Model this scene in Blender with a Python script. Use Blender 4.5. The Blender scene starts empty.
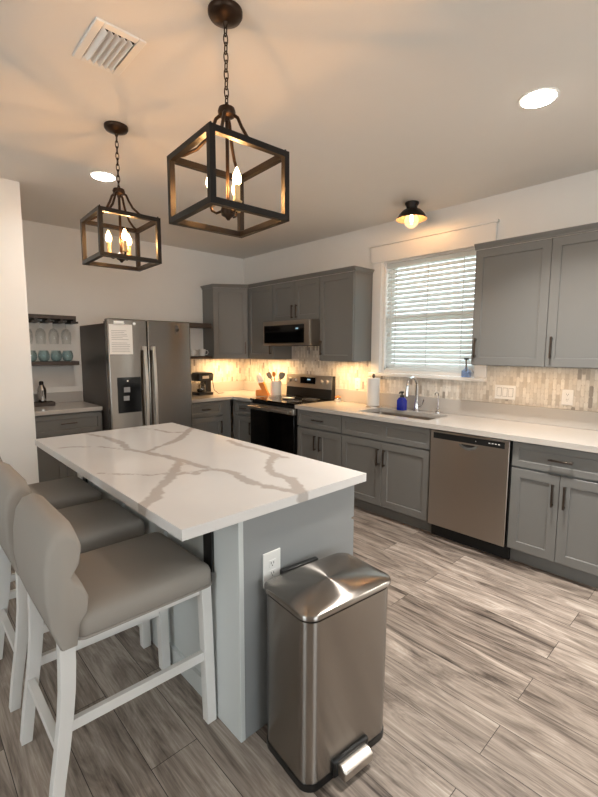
import bpy, bmesh, math, random
from mathutils import Vector, Matrix
random.seed(7)
S = bpy.context.scene
COL = S.collection
# ------------------------------------------------------------------ camera, world, lights, exposure
CAM = Vector((-3.6613, -5.0196, 1.4799))
cam_d = bpy.data.cameras.new('camera'); cam = bpy.data.objects.new('camera', cam_d); COL.objects.link(cam)
cam_d.sensor_fit = 'VERTICAL'; cam_d.sensor_height = 24; cam_d.lens = 433.6882 / 797 * 24
cam_d.clip_start = .02
yaw, pitch, roll = map(math.radians, (-43.2801, -6.4111, 0.1723))
cam.matrix_world = (Matrix.Translation(CAM) @ Matrix.Rotation(yaw, 4, 'Z')
                    @ Matrix.Rotation(math.pi / 2 + pitch, 4, 'X') @ Matrix.Rotation(roll, 4, 'Z'))
S.camera = cam
vs = S.view_settings
vs.view_transform = 'Standard'; vs.look = 'None'; vs.gamma = 1; vs.use_curve_mapping = False
vs.exposure = 0.41
S.cycles.use_denoising = True
S.cycles.caustics_reflective = False; S.cycles.caustics_refractive = False
S.cycles.sample_clamp_indirect = 6

W = bpy.data.worlds.new('daylight'); S.world = W; W.use_nodes = True
bg = W.node_tree.nodes['Background']
bg.inputs['Color'].default_value = (.84, .95, 1.0, 1); bg.inputs['Strength'].default_value = 4.0


def area(name, loc, rot, sx, sy, power, color, spread=math.pi, shape='RECTANGLE'):
    l = bpy.data.lights.new(name, 'AREA'); l.shape = shape; l.size = sx; l.size_y = sy
    l.energy = power; l.color = color; l.spread = spread
    o = bpy.data.objects.new(name, l); COL.objects.link(o); o.location = loc; o.rotation_euler = rot
    return o


# daylight through the great room's windows (behind and to the side of the camera)
area('daylight_west', (-7.55, -4.5, 1.5), (0, -math.pi / 2, 0), 1.5, 1.7, 13, (.94, .98, 1.0))
area('daylight_south', (-3.6, -9.05, 1.35), (math.pi / 2, 0, 0), 1.9, 1.5, 24, (.95, .98, 1.0))
area('daylight_side_window', (.12, -5.93, 1.35), (0, math.pi / 2, 0), 1.9, .26, 6, (.92, .97, 1.0))
WARM = (1.0, .62, .29)
# warm strips under the wall cabinets
area('strip_light_range_side', (-.22, -.78, 1.355), (0, 0, 0), .03, .40, 5.5, WARM)
area('strip_light_corner', (-.42, -.20, 1.355), (0, 0, 0), .40, .03, 4.6, WARM)
area('strip_light_tall_cabinet', (-.22, -2.0, 1.355), (0, 0, 0), .03, .36, 4.2, WARM)
area('strip_light_wide_cabinet', (-.20, -3.85, 1.355), (0, 0, 0), .03, .60, .9, WARM)
E_BULB, E_CAN, E_FLUSH = 1080, 40, 230
CAN_W, CAN_SPREAD = 26, math.radians(114)
H = 2.724


# ------------------------------------------------------------------ materials
def lin(c):
    return tuple(((v / 255) / 12.92 if v / 255 <= .04045 else ((v / 255 + .055) / 1.055) ** 2.4) for v in c) + (1,)


def mat(name, rgb=(128, 128, 128), rough=.5, metal=0., spec=.5, noise=.0, nscale=8., bump=0., bscale=60., emit=None, estr=0., coat=0.):
    m = bpy.data.materials.new(name); m.use_nodes = True
    nt = m.node_tree; b = nt.nodes['Principled BSDF']
    b.inputs['Base Color'].default_value = lin(rgb); b.inputs['Roughness'].default_value = rough
    b.inputs['Metallic'].default_value = metal; b.inputs['Specular IOR Level'].default_value = spec
    if coat: b.inputs['Coat Weight'].default_value = coat; b.inputs['Coat Roughness'].default_value = .08
    tc = nt.nodes.new('ShaderNodeTexCoord')
    if noise:
        n = nt.nodes.new('ShaderNodeTexNoise'); n.inputs['Scale'].default_value = nscale; n.inputs['Detail'].default_value = 3
        mx = nt.nodes.new('ShaderNodeMix'); mx.data_type = 'RGBA'
        c = lin(rgb)
        mx.inputs['A'].default_value = tuple(v * (1 - noise) for v in c[:3]) + (1,)
        mx.inputs['B'].default_value = tuple(min(1, v * (1 + noise)) for v in c[:3]) + (1,)
        nt.links.new(tc.outputs['Object'], n.inputs['Vector']); nt.links.new(n.outputs['Fac'], mx.inputs['Factor'])
        nt.links.new(mx.outputs['Result'], b.inputs['Base Color'])
    if bump:
        n = nt.nodes.new('ShaderNodeTexNoise'); n.inputs['Scale'].default_value = bscale; n.inputs['Detail'].default_value = 2
        bp = nt.nodes.new('ShaderNodeBump'); bp.inputs['Strength'].default_value = bump; bp.inputs['Distance'].default_value = .01
        nt.links.new(tc.outputs['Object'], n.inputs['Vector']); nt.links.new(n.outputs['Fac'], bp.inputs['Height'])
        nt.links.new(bp.outputs['Normal'], b.inputs['Normal'])
    if emit:
        b.inputs['Emission Color'].default_value = emit + (1,); b.inputs['Emission Strength'].default_value = estr
    return m


def steel(name, rgb=(168, 160, 152), rough=.30, wave=.22, wscale=1.6, aniso=1.0, vertical=True):
    m = mat(name, rgb, rough, 1.0)
    nt = m.node_tree; b = nt.nodes['Principled BSDF']
    tc = nt.nodes.new('ShaderNodeTexCoord')
    b.inputs['Anisotropic'].default_value = aniso; b.inputs['Anisotropic Rotation'].default_value = .25
    tg = nt.nodes.new('ShaderNodeTangent'); tg.direction_type = 'RADIAL'; tg.axis = 'Z'
    nt.links.new(tg.outputs['Tangent'], b.inputs['Tangent'])
    # slow dents of the sheet and the fine brushing
    n = nt.nodes.new('ShaderNodeTexNoise'); n.inputs['Scale'].default_value = wscale; n.inputs['Detail'].default_value = 1
    mp = nt.nodes.new('ShaderNodeMapping'); mp.inputs['Scale'].default_value = (1, 1, .55)
    nt.links.new(tc.outputs['Object'], mp.inputs['Vector']); nt.links.new(mp.outputs['Vector'], n.inputs['Vector'])
    bp = nt.nodes.new('ShaderNodeBump'); bp.inputs['Strength'].default_value = wave; bp.inputs['Distance'].default_value = .05
    nt.links.new(n.outputs['Fac'], bp.inputs['Height']); nt.links.new(bp.outputs['Normal'], b.inputs['Normal'])
    g = nt.nodes.new('ShaderNodeTexNoise'); g.inputs['Scale'].default_value = 1; g.inputs['Detail'].default_value = 2
    mp2 = nt.nodes.new('ShaderNodeMapping'); mp2.inputs['Scale'].default_value = (6, 6, 500) if vertical else (6, 6, 6)
    nt.links.new(tc.outputs['Object'], mp2.inputs['Vector']); nt.links.new(mp2.outputs['Vector'], g.inputs['Vector'])
    mr = nt.nodes.new('ShaderNodeMapRange'); mr.inputs['To Min'].default_value = rough - .005; mr.inputs['To Max'].default_value = rough + .005
    nt.links.new(g.outputs['Fac'], mr.inputs['Value']); nt.links.new(mr.outputs['Result'], b.inputs['Roughness'])
    return m


def thin_glass(name, tint=(1, 1, 1), gloss=.12, rough=.03):
    m = bpy.data.materials.new(name); m.use_nodes = True; nt = m.node_tree
    for n in list(nt.nodes): nt.nodes.remove(n)
    o = nt.nodes.new('ShaderNodeOutputMaterial'); t = nt.nodes.new('ShaderNodeBsdfTransparent'); g = nt.nodes.new('ShaderNodeBsdfGlossy')
    lw = nt.nodes.new('ShaderNodeLayerWeight'); lw.inputs['Blend'].default_value = .35
    mr = nt.nodes.new('ShaderNodeMapRange'); mr.inputs['To Min'].default_value = gloss * .5; mr.inputs['To Max'].default_value = min(1, gloss * 5)
    mx = nt.nodes.new('ShaderNodeMixShader')
    t.inputs['Color'].default_value = tint + (1,); g.inputs['Roughness'].default_value = rough
    nt.links.new(lw.outputs['Facing'], mr.inputs['Value']); nt.links.new(mr.outputs['Result'], mx.inputs['Fac'])
    nt.links.new(t.outputs[0], mx.inputs[1]); nt.links.new(g.outputs[0], mx.inputs[2]); nt.links.new(mx.outputs[0], o.inputs[0])
    return m


def glow_glass(name, color, strength):
    m = thin_glass(name, (1, .97, .92), .08); nt = m.node_tree
    o = [n for n in nt.nodes if n.type == 'OUTPUT_MATERIAL'][0]; old = o.inputs[0].links[0].from_socket
    e = nt.nodes.new('ShaderNodeEmission'); e.inputs['Color'].default_value = color + (1,); e.inputs['Strength'].default_value = strength
    a = nt.nodes.new('ShaderNodeAddShader'); nt.links.new(old, a.inputs[0]); nt.links.new(e.outputs[0], a.inputs[1]); nt.links.new(a.outputs[0], o.inputs[0])
    return m


def wood_floor():
    m = mat('weathered_plank_floor', rough=.42, spec=.35); nt = m.node_tree; b = nt.nodes['Principled BSDF']
    N = nt.nodes.new; L = nt.links.new
    tc = N('ShaderNodeTexCoord'); mp = N('ShaderNodeMapping'); mp.inputs['Rotation'].default_value = (0, 0, math.pi / 2)
    L(tc.outputs['Object'], mp.inputs['Vector'])
    br = N('ShaderNodeTexBrick'); br.offset = .37; br.inputs['Scale'].default_value = 1
    br.inputs['Brick Width'].default_value = 1.22; br.inputs['Row Height'].default_value = .182
    br.inputs['Mortar Size'].default_value = .0012; br.inputs['Mortar Smooth'].default_value = 0
    br.inputs['Color1'].default_value = (0, 0, 0, 1); br.inputs['Color2'].default_value = (1, 1, 1, 1); br.inputs['Mortar'].default_value = (.5, .5, .5, 1)
    L(mp.outputs[0], br.inputs['Vector'])
    # every plank gets its own slice of grain
    off = N('ShaderNodeVectorMath'); off.operation = 'SCALE'; off.inputs['Scale'].default_value = 37
    L(br.outputs['Color'], off.inputs[0])
    ad = N('ShaderNodeVectorMath'); ad.operation = 'ADD'; L(mp.outputs[0], ad.inputs[0]); L(off.outputs[0], ad.inputs[1])
    st = N('ShaderNodeMapping'); st.inputs['Scale'].default_value = (1.1, 6.5, 1); L(ad.outputs[0], st.inputs['Vector'])
    n1 = N('ShaderNodeTexNoise'); n1.inputs['Scale'].default_value = 1.6; n1.inputs['Detail'].default_value = 10; n1.inputs['Roughness'].default_value = .66; n1.inputs['Distortion'].default_value = 1.6
    L(st.outputs[0], n1.inputs['Vector'])
    st2 = N('ShaderNodeMapping'); st2.inputs['Scale'].default_value = (2.2, 60, 1); L(ad.outputs[0], st2.inputs['Vector'])
    n2 = N('ShaderNodeTexNoise'); n2.inputs['Scale'].default_value = 2; n2.inputs['Detail'].default_value = 4; n2.inputs['Distortion'].default_value = .5
    L(st2.outputs[0], n2.inputs['Vector'])
    cmb = N('ShaderNodeMath'); cmb.operation = 'MULTIPLY_ADD'; cmb.inputs[1].default_value = .36; L(n2.outputs['Fac'], cmb.inputs[0])
    sc = N('ShaderNodeMath'); sc.operation = 'MULTIPLY'; sc.inputs[1].default_value = .84; L(n1.outputs['Fac'], sc.inputs[0]); L(sc.outputs[0], cmb.inputs[2])
    pl = N('ShaderNodeMath'); pl.operation = 'MULTIPLY_ADD'; pl.inputs[1].default_value = .13; L(br.outputs['Color'], pl.inputs[0]); L(cmb.outputs[0], pl.inputs[2])
    rp = N('ShaderNodeValToRGB'); cr = rp.color_ramp
    cr.elements[0].position = .40; cr.elements[0].color = lin((34, 29, 26))
    cr.elements[1].position = .88; cr.elements[1].color = lin((192, 181, 170))
    for p, c in ((.47, (68, 59, 53)), (.55, (104, 93, 85)), (.64, (134, 122, 112)), (.75, (162, 149, 138))):
        e = cr.elements.new(p); e.color = lin(c)
    L(pl.outputs[0], rp.inputs['Fac'])
    mx = N('ShaderNodeMix'); mx.data_type = 'RGBA'; L(br.outputs['Fac'], mx.inputs['Factor']); L(rp.outputs['Color'], mx.inputs['A'])
    mx.inputs['B'].default_value = lin((45, 38, 34)); L(mx.outputs['Result'], b.inputs['Base Color'])
    bp = N('ShaderNodeBump'); bp.inputs['Strength'].default_value = .12; bp.inputs['Distance'].default_value = .004
    L(cmb.outputs[0], bp.inputs['Height']); L(bp.outputs['Normal'], b.inputs['Normal'])
    return m


def veined_quartz():
    m = mat('veined_white_quartz', rough=.12, spec=.5); nt = m.node_tree; b = nt.nodes['Principled BSDF']
    N = nt.nodes.new; L = nt.links.new
    at = N('ShaderNodeAttribute'); at.attribute_name = 'vein'
    tc = N('ShaderNodeTexCoord'); n = N('ShaderNodeTexNoise'); n.inputs['Scale'].default_value = 22; n.inputs['Detail'].default_value = 4
    L(tc.outputs['Object'], n.inputs['Vector'])
    md = N('ShaderNodeMath'); md.operation = 'MULTIPLY_ADD'; md.inputs[1].default_value = .05; md.inputs[2].default_value = -.025; L(n.outputs['Fac'], md.inputs[0])
    ad = N('ShaderNodeMath'); ad.operation = 'ADD'; L(at.outputs['Fac'], ad.inputs[0]); L(md.outputs[0], ad.inputs[1])
    mr = N('ShaderNodeMapRange'); mr.inputs['From Min'].default_value = .008; mr.inputs['From Max'].default_value = -.005; L(ad.outputs[0], mr.inputs['Value'])
    n2 = N('ShaderNodeTexNoise'); n2.inputs['Scale'].default_value = 2.5; n2.inputs['Detail'].default_value = 4; L(tc.outputs['Object'], n2.inputs['Vector'])
    base = N('ShaderNodeMix'); base.data_type = 'RGBA'; base.inputs['A'].default_value = lin((216, 212, 209)); base.inputs['B'].default_value = lin((230, 227, 224)); L(n2.outputs['Fac'], base.inputs['Factor'])
    mx = N('ShaderNodeMix'); mx.data_type = 'RGBA'; L(mr.outputs['Result'], mx.inputs['Factor']); L(base.outputs['Result'], mx.inputs['A'])
    mx.inputs['B'].default_value = lin((190, 182, 176)); L(mx.outputs['Result'], b.inputs['Base Color'])
    return m


def attr_mat(name, rough):
    m = mat(name, rough=rough, spec=.4); nt = m.node_tree; b = nt.nodes['Principled BSDF']
    at = nt.nodes.new('ShaderNodeAttribute'); at.attribute_name = 'tile'
    tc = nt.nodes.new('ShaderNodeTexCoord'); n = nt.nodes.new('ShaderNodeTexNoise'); n.inputs['Scale'].default_value = 60; n.inputs['Detail'].default_value = 5
    nt.links.new(tc.outputs['Object'], n.inputs['Vector'])
    mr = nt.nodes.new('ShaderNodeMapRange'); mr.inputs['To Min'].default_value = .82; mr.inputs['To Max'].default_value = 1.12; nt.links.new(n.outputs['Fac'], mr.inputs['Value'])
    vm = nt.nodes.new('ShaderNodeVectorMath'); vm.operation = 'SCALE'
    nt.links.new(at.outputs['Color'], vm.inputs[0]); nt.links.new(mr.outputs['Result'], vm.inputs['Scale']); nt.links.new(vm.outputs[0], b.inputs['Base Color'])
    return m


M = dict(
    wall=mat('warm_white_wall_paint', (240, 236, 230), .85, spec=.2, noise=.015, bump=.03, bscale=220),
    ceil=mat('white_ceiling_paint', (238, 234, 228), .9, spec=.1, noise=.012, bump=.04, bscale=160),
    trim=mat('white_trim_paint', (236, 233, 228), .4, noise=.01),
    grey=mat('grey_cabinet_paint', (115, 114, 111), .38, noise=.02, nscale=3),
    greyd=mat('grey_cabinet_paint_island_end', (146, 148, 148), .42, noise=.02, nscale=3),
    pale=mat('pale_grey_island_paint', (206, 209, 207), .42, noise=.02, nscale=3),
    dark=mat('dark_gap', (22, 21, 20), .7),
    bronze=mat('dark_bronze_pull', (92, 82, 74), .3, 1.0, noise=.05),
    quartz=mat('white_quartz', (188, 182, 175), .16, noise=.02, nscale=30),
    vein=veined_quartz(), floor=wood_floor(), tile=attr_mat('marble_picket_tile', .3),
    grout=mat('pale_grout', (205, 196, 184), .9, noise=.04),
    steel=steel('brushed_steel'), steel2=steel('brushed_steel_fridge', (146, 140, 134), .20, .35, 1.3),
    steel3=steel('brushed_steel_bin', (156, 150, 144), .27, .12, 2.0),
    steelside=mat('grey_fridge_side', (78, 73, 69), .38, .6, noise=.06, nscale=2),
    chrome=mat('chrome', (215, 215, 215), .06, 1.0, noise=.01),
    satin=mat('satin_steel_handle', (205, 198, 190), .33, 1.0, noise=.02),
    black=mat('black_plastic', (18, 18, 18), .35, noise=.1),
    blackgl=mat('black_glass', (5, 5, 6), .08, spec=.3, noise=.1),
    iron=mat('oil_rubbed_bronze', (60, 46, 36), .38, .85, noise=.15, nscale=20),
    ironb=mat('black_iron', (28, 24, 22), .42, .5, noise=.15, nscale=20),
    cream=mat('cream_candle_sleeve', (222, 190, 140), .6, noise=.03),
    core=mat('lit_candle_filament', (255, 220, 170), .3, emit=(1.0, .50, .17), estr=E_BULB, noise=.01), bulb=glow_glass('lit_flame_bulb', (1.0, .62, .28), 15), globe=glow_glass('lit_globe_glass', (1.0, .66, .34), .45),
    fil=mat('lit_filament', (255, 220, 170), .3, emit=(1.0, .55, .22), estr=E_FLUSH, noise=.01),
    can=mat('lit_diffuser', (255, 255, 255), .5, emit=(1.0, .90, .78), estr=E_CAN, noise=.01),
    clear=thin_glass('clear_glass', (.95, .96, .96), .10), teal=thin_glass('teal_glass', (.70, .85, .88), .2),
    blueg=thin_glass('pale_blue_glass', (.62, .74, .95), .14), pane=thin_glass('window_glass', (.97, .99, .99), .05),
    fabric=mat('taupe_upholstery', (158, 151, 143), .8, spec=.25, noise=.03, nscale=4, bump=.05, bscale=500),
    white=mat('white_leg_paint', (226, 224, 220), .4, noise=.015),
    darkwood=mat('dark_brown_wood', (74, 62, 54), .55, noise=.25, nscale=25),
    darkerwood=mat('darker_brown_wood', (40, 32, 27), .5, noise=.2, nscale=25),  # darker variant of the shelf wood, for the rack rails
    ground=mat('dry_lawn', (128, 132, 96), .95, noise=.3, nscale=6), eave=mat('tan_soffit', (176, 160, 138), .8, noise=.03),
    ceramic=mat('white_ceramic', (235, 232, 226), .2, noise=.01),
    paper=mat('white_paper', (228, 225, 220), .85, noise=.02, bump=.1, bscale=80),
    ink=mat('grey_ink', (140, 138, 136), .8, noise=.05),
    bamboo=mat('bamboo', (216, 132, 44), .45, noise=.12, nscale=18),
    cobalt=mat('cobalt_blue_glass', (24, 44, 170), .08, noise=.1, coat=.6),
    slat=mat('white_blind_slat', (238, 238, 236), .45, noise=.01),
    plastic=mat('white_plastic', (240, 238, 234), .35, noise=.01),
    tool=mat('grey_kitchen_tool', (118, 108, 92), .4, .5, noise=.1),
    display=mat('lit_display', (10, 20, 30), .1, emit=(.55, .85, 1.0), estr=.5, noise=.05),
    fridgegrey=mat('dispenser_grey', (150, 150, 150), .35, noise=.02),
    whitein=mat('tan_shade_lining', (150, 122, 98), .4, noise=.01),  # one even tan, set dark to keep the lit lining from clipping
)


nt = M['slat'].node_tree; b_ = nt.nodes['Principled BSDF']; tr_ = nt.nodes.new('ShaderNodeBsdfTranslucent'); tr_.inputs['Color'].default_value = (.75, .78, .78, 1)
mx_ = nt.nodes.new('ShaderNodeMixShader'); mx_.inputs['Fac'].default_value = .38
nt.links.new(b_.outputs[0], mx_.inputs[1]); nt.links.new(tr_.outputs[0], mx_.inputs[2])
nt.links.new(mx_.outputs[0], [n for n in nt.nodes if n.type == 'OUTPUT_MATERIAL'][0].inputs[0])
# ------------------------------------------------------------------ mesh helpers
def wloc(p):
    v = Vector((0, 0, 0))
    while p is not None:
        v += p.location; p = p.parent
    return v


class MB:
    def __init__(s): s.bm = bmesh.new()

    def quad(s, pts):
        return s.bm.faces.new([s.bm.verts.new(p) for p in pts])

    def hexa(s, p):  # 8 points: bottom loop, top loop
        v = [s.bm.verts.new(q) for q in p]
        for f in ((3, 2, 1, 0), (4, 5, 6, 7), (0, 1, 5, 4), (1, 2, 6, 5), (2, 3, 7, 6), (3, 0, 4, 7)):
            s.bm.faces.new([v[i] for i in f])
        return s

    def box(s, x0, x1, y0, y1, z0, z1):
        x0, x1 = sorted((x0, x1)); y0, y1 = sorted((y0, y1)); z0, z1 = sorted((z0, z1))
        return s.hexa([(x0, y0, z0), (x1, y0, z0), (x1, y1, z0), (x0, y1, z0), (x0, y0, z1), (x1, y0, z1), (x1, y1, z1), (x0, y1, z1)])

    def loft(s, rings, cap=True, closed=True):
        V = [[s.bm.verts.new(p) for p in r] for r in rings]
        n = len(rings[0])
        for a, b in zip(V, V[1:]):
            for i in range(n if closed else n - 1):
                s.bm.faces.new((a[i], a[(i + 1) % n], b[(i + 1) % n], b[i]))
        if cap:
            s.bm.faces.new(V[0][::-1]); s.bm.faces.new(V[-1])
        return s

    def cyl(s, p0, p1, r0, r1=None, n=16, cap=True):
        r1 = r0 if r1 is None else r1
        p0, p1 = Vector(p0), Vector(p1); d = (p1 - p0).normalized()
        a = d.orthogonal().normalized(); b = d.cross(a)
        ring = lambda p, r: [p + (a * math.cos(t) + b * math.sin(t)) * r for t in (2 * math.pi * i / n for i in range(n))]
        return s.loft([ring(p0, r0), ring(p1, r1)], cap)

    def lathe(s, prof, c=(0, 0, 0), n=24, cap=True):
        c = Vector(c)
        return s.loft([[c + Vector((r * math.cos(2 * math.pi * i / n), r * math.sin(2 * math.pi * i / n), z)) for i in range(n)] for r, z in prof], cap)

    def tube(s, path, r, n=10, closed=False, radii=None, cap=True):
        P = [Vector(p) for p in path]; rings = []
        up = None
        for i, p in enumerate(P):
            if closed: t = (P[(i + 1) % len(P)] - P[i - 1]).normalized()
            else: t = (P[min(i + 1, len(P) - 1)] - P[max(i - 1, 0)]).normalized()
            a = t.orthogonal().normalized() if up is None else (up - t * up.dot(t)).normalized()
            up = a; b = t.cross(a); rr = radii[i] if radii else r
            rings.append([p + (a * math.cos(q) + b * math.sin(q)) * rr for q in (2 * math.pi * k / n for k in range(n))])
        if closed: rings.append(rings[0]); cap = False
        return s.loft(rings, cap)

    def ribbon(s, path, wu, wv, hu, hv):  # square bar swept along a path with fixed section axes
        return s.loft([[Vector(p) + wu * hu * a + wv * hv * b for a, b in ((-1, -1), (1, -1), (1, 1), (-1, 1))] for p in path])

    def sphere(s, c, r, n=16, m=10, sz=1.0):
        return s.lathe([(r * math.sin(math.pi * k / m) + 1e-5, -r * sz * math.cos(math.pi * k / m)) for k in range(m + 1)], c, n)

    def prism(s, pts, fn, a0, a1):  # fn(u, v, a) -> xyz
        return s.loft([[fn(u, v, a0) for u, v in pts], [fn(u, v, a1) for u, v in pts]])

    def fbox(s, F, u0, u1, d0, d1, z0, z1):
        O, u, n = F
        P = lambda a, d, z: O + u * a + n * d + Vector((0, 0, z))
        return s.hexa([P(u0, d0, z0), P(u1, d0, z0), P(u1, d1, z0), P(u0, d1, z0), P(u0, d0, z1), P(u1, d0, z1), P(u1, d1, z1), P(u0, d1, z1)])

    def shaker(s, F, u0, u1, z0, z1, d0, t=.02, rail=.058, inset=.009):
        O, u, n = F
        P = lambda a, d, z: O + u * a + n * d + Vector((0, 0, z))
        R = lambda e, d: [P(u0 + e, d, z0 + e), P(u1 - e, d, z0 + e), P(u1 - e, d, z1 - e), P(u0 + e, d, z1 - e)]
        return s.loft([R(0, d0), R(0, d0 + t - .0015), R(.0015, d0 + t), R(rail, d0 + t), R(rail + .004, d0 + t - inset)])

    def build(s, name, m, parent=None, bevel=0, seg=2, sub=0, angle=38, smooth=True):
        bmesh.ops.recalc_face_normals(s.bm, faces=s.bm.faces)
        me = bpy.data.meshes.new(name); w = wloc(parent)
        for v in s.bm.verts: v.co -= w
        s.bm.to_mesh(me); s.bm.free()
        me.materials.append(m)
        if smooth:
            me.polygons.foreach_set('use_smooth', [True] * len(me.polygons)); me.set_sharp_from_angle(angle=math.radians(angle))
        o = bpy.data.objects.new(name, me); COL.objects.link(o); o.parent = parent
        if bevel:
            b = o.modifiers.new('edge', 'BEVEL'); b.width = bevel; b.segments = seg; b.limit_method = 'ANGLE'; b.angle_limit = math.radians(40)
        if sub:
            q = o.modifiers.new('smooth', 'SUBSURF'); q.levels = sub; q.render_levels = sub
        return o


def tag(o, label=None, cat=None, group=None, kind=None):
    if label: o['label'] = label
    if cat: o['category'] = cat
    if group: o['group'] = group
    if kind: o['kind'] = kind
    return o


def thing(name, label, cat, loc=(0, 0, 0), group=None):
    o = bpy.data.objects.new(name, None); COL.objects.link(o); o.location = loc; o.empty_display_size = .1
    return tag(o, label, cat, group)


def copy_tree(o, parent=None):
    c = o.copy(); COL.objects.link(c); c.parent = parent
    for ch in list(o.children): copy_tree(ch, c)
    return c


def struct(o): return tag(o, kind='structure')


def rrect(cx, cy, hx, hy, r, n=6):
    out = []
    for sx, sy, a0 in ((1, 1, 0), (-1, 1, 90), (-1, -1, 180), (1, -1, 270)):
        for k in range(n + 1):
            a = math.radians(a0 + 90 * k / n)
            out.append((cx + sx * (hx - r) + r * math.cos(a), cy + sy * (hy - r) + r * math.sin(a)))
    return out


def ring_at(pts, z): return [Vector((x, y, z)) for x, y in pts]


X, Y, Z = Vector((1, 0, 0)), Vector((0, 1, 0)), Vector((0, 0, 1))
# ------------------------------------------------------------------ the setting
struct(MB().box(-7.5, 0, -9, 0, -.05, 0).build('floor', M['floor'], smooth=False))
struct(MB().box(-7.5, 0, -9, 0, H, H + .05).build('ceiling', M['ceil'], smooth=False))
struct(MB().box(-7.5, .14, 0, .12, 0, H).build('wall_back', M['wall'], smooth=False))
WY0, WY1, WZ0, WZ1 = -3.345, -2.345, 1.249, 2.36      # kitchen window opening
w = MB()
w.box(0, .14, WY1, 0, 0, H).box(0, .14, -5.78, WY0, 0, H).box(0, .14, -9, -6.08, 0, H).box(0, .14, -6.08, -5.78, 0, .3).box(0, .14, -6.08, -5.78, 2.4, H).box(0, .14, WY0, WY1, 0, WZ0 - .03).box(0, .14, WY0, WY1, WZ1, H)
struct(w.build('wall_right', M['wall'], smooth=False))
struct(MB().box(-7.5, -2.852, -1.094, 0, 0, H).build('wall_left', M['wall'], smooth=False))
w = MB()   # great room walls with their window openings
w.box(-7.62, -7.5, -9, -5.4, 0, H).box(-7.62, -7.5, -3.6, 0, 0, H).box(-7.62, -7.5, -5.4, -3.6, 0, .7).box(-7.62, -7.5, -5.4, -3.6, 2.3, H)
struct(w.build('wall_west', M['wall'], smooth=False))
w = MB()
w.box(-7.5, -4.6, -9.12, -9, 0, H).box(-2.6, .14, -9.12, -9, 0, H).box(-4.6, -2.6, -9.12, -9, 0, .7).box(-4.6, -2.6, -9.12, -9, 2.3, H)
struct(w.build('wall_south', M['wall'], smooth=False))
struct(MB().box(-7.5, -2.852, -1.108, -1.094, 0, .13).build('baseboard_left', M['trim'], bevel=.004))

struct(MB().box(.14, 8, -9, 1, -.35, -.3).build('ground', M['ground'], smooth=False))
struct(MB().box(.14, .75, -5.6, .2, 2.44, 2.60).build('roof_overhang', M['eave'], smooth=False))  # unseen eave, put in to keep sky light off the upper slats
# kitchen window
win = MB()
win.box(.02, .14, WY1 - .03, WY1, WZ0, WZ1).box(.02, .14, WY0, WY0 + .03, WZ0, WZ1).box(.02, .14, WY0 + .03, WY1 - .03, WZ1 - .03, WZ1).box(.02, .14, WY0 + .03, WY1 - .03, WZ0, WZ0 + .03)
window = struct(win.build('window_1', M['trim'], bevel=.003))
s = MB()
zm = (WZ0 + WZ1) / 2
for z0, z1, x in ((WZ0 + .03, zm + .02, .08), (zm - .02, WZ1 - .03, .11)):
    s.box(x, x + .025, WY1 - .07, WY1 - .03, z0, z1).box(x, x + .025, WY0 + .03, WY0 + .07, z0, z1).box(x, x + .025, WY0 + .07, WY1 - .07, z0, z0 + .04).box(x, x + .025, WY0 + .07, WY1 - .07, z1 - .04, z1)
s.build('sash', M['trim'], window, bevel=.002)
MB().box(.09, .094, WY0 + .07, WY1 - .07, WZ0 + .07, zm).box(.12, .124, WY0 + .07, WY1 - .07, zm, WZ1 - .07).build('pane', M['pane'], window, smooth=False)
c = MB()
c.box(-.022, 0, WY1, -2.24, 1.249, 2.36).box(-.022, 0, -3.443, WY0, 1.249, 2.36)
c.box(-.026, 0, -3.47, -2.215, 2.36, 2.505).box(-.04, 0, -3.485, -2.2, 2.505, 2.525)
c.box(-.03, 0, -3.45, -2.235, 2.345, 2.36)
struct(c.build('trim_1', M['trim'], bevel=.003))
struct(MB().box(-.055, .03, -3.445, -2.235, 1.219, 1.2485).build('trim_2', M['trim'], bevel=.005))

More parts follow.
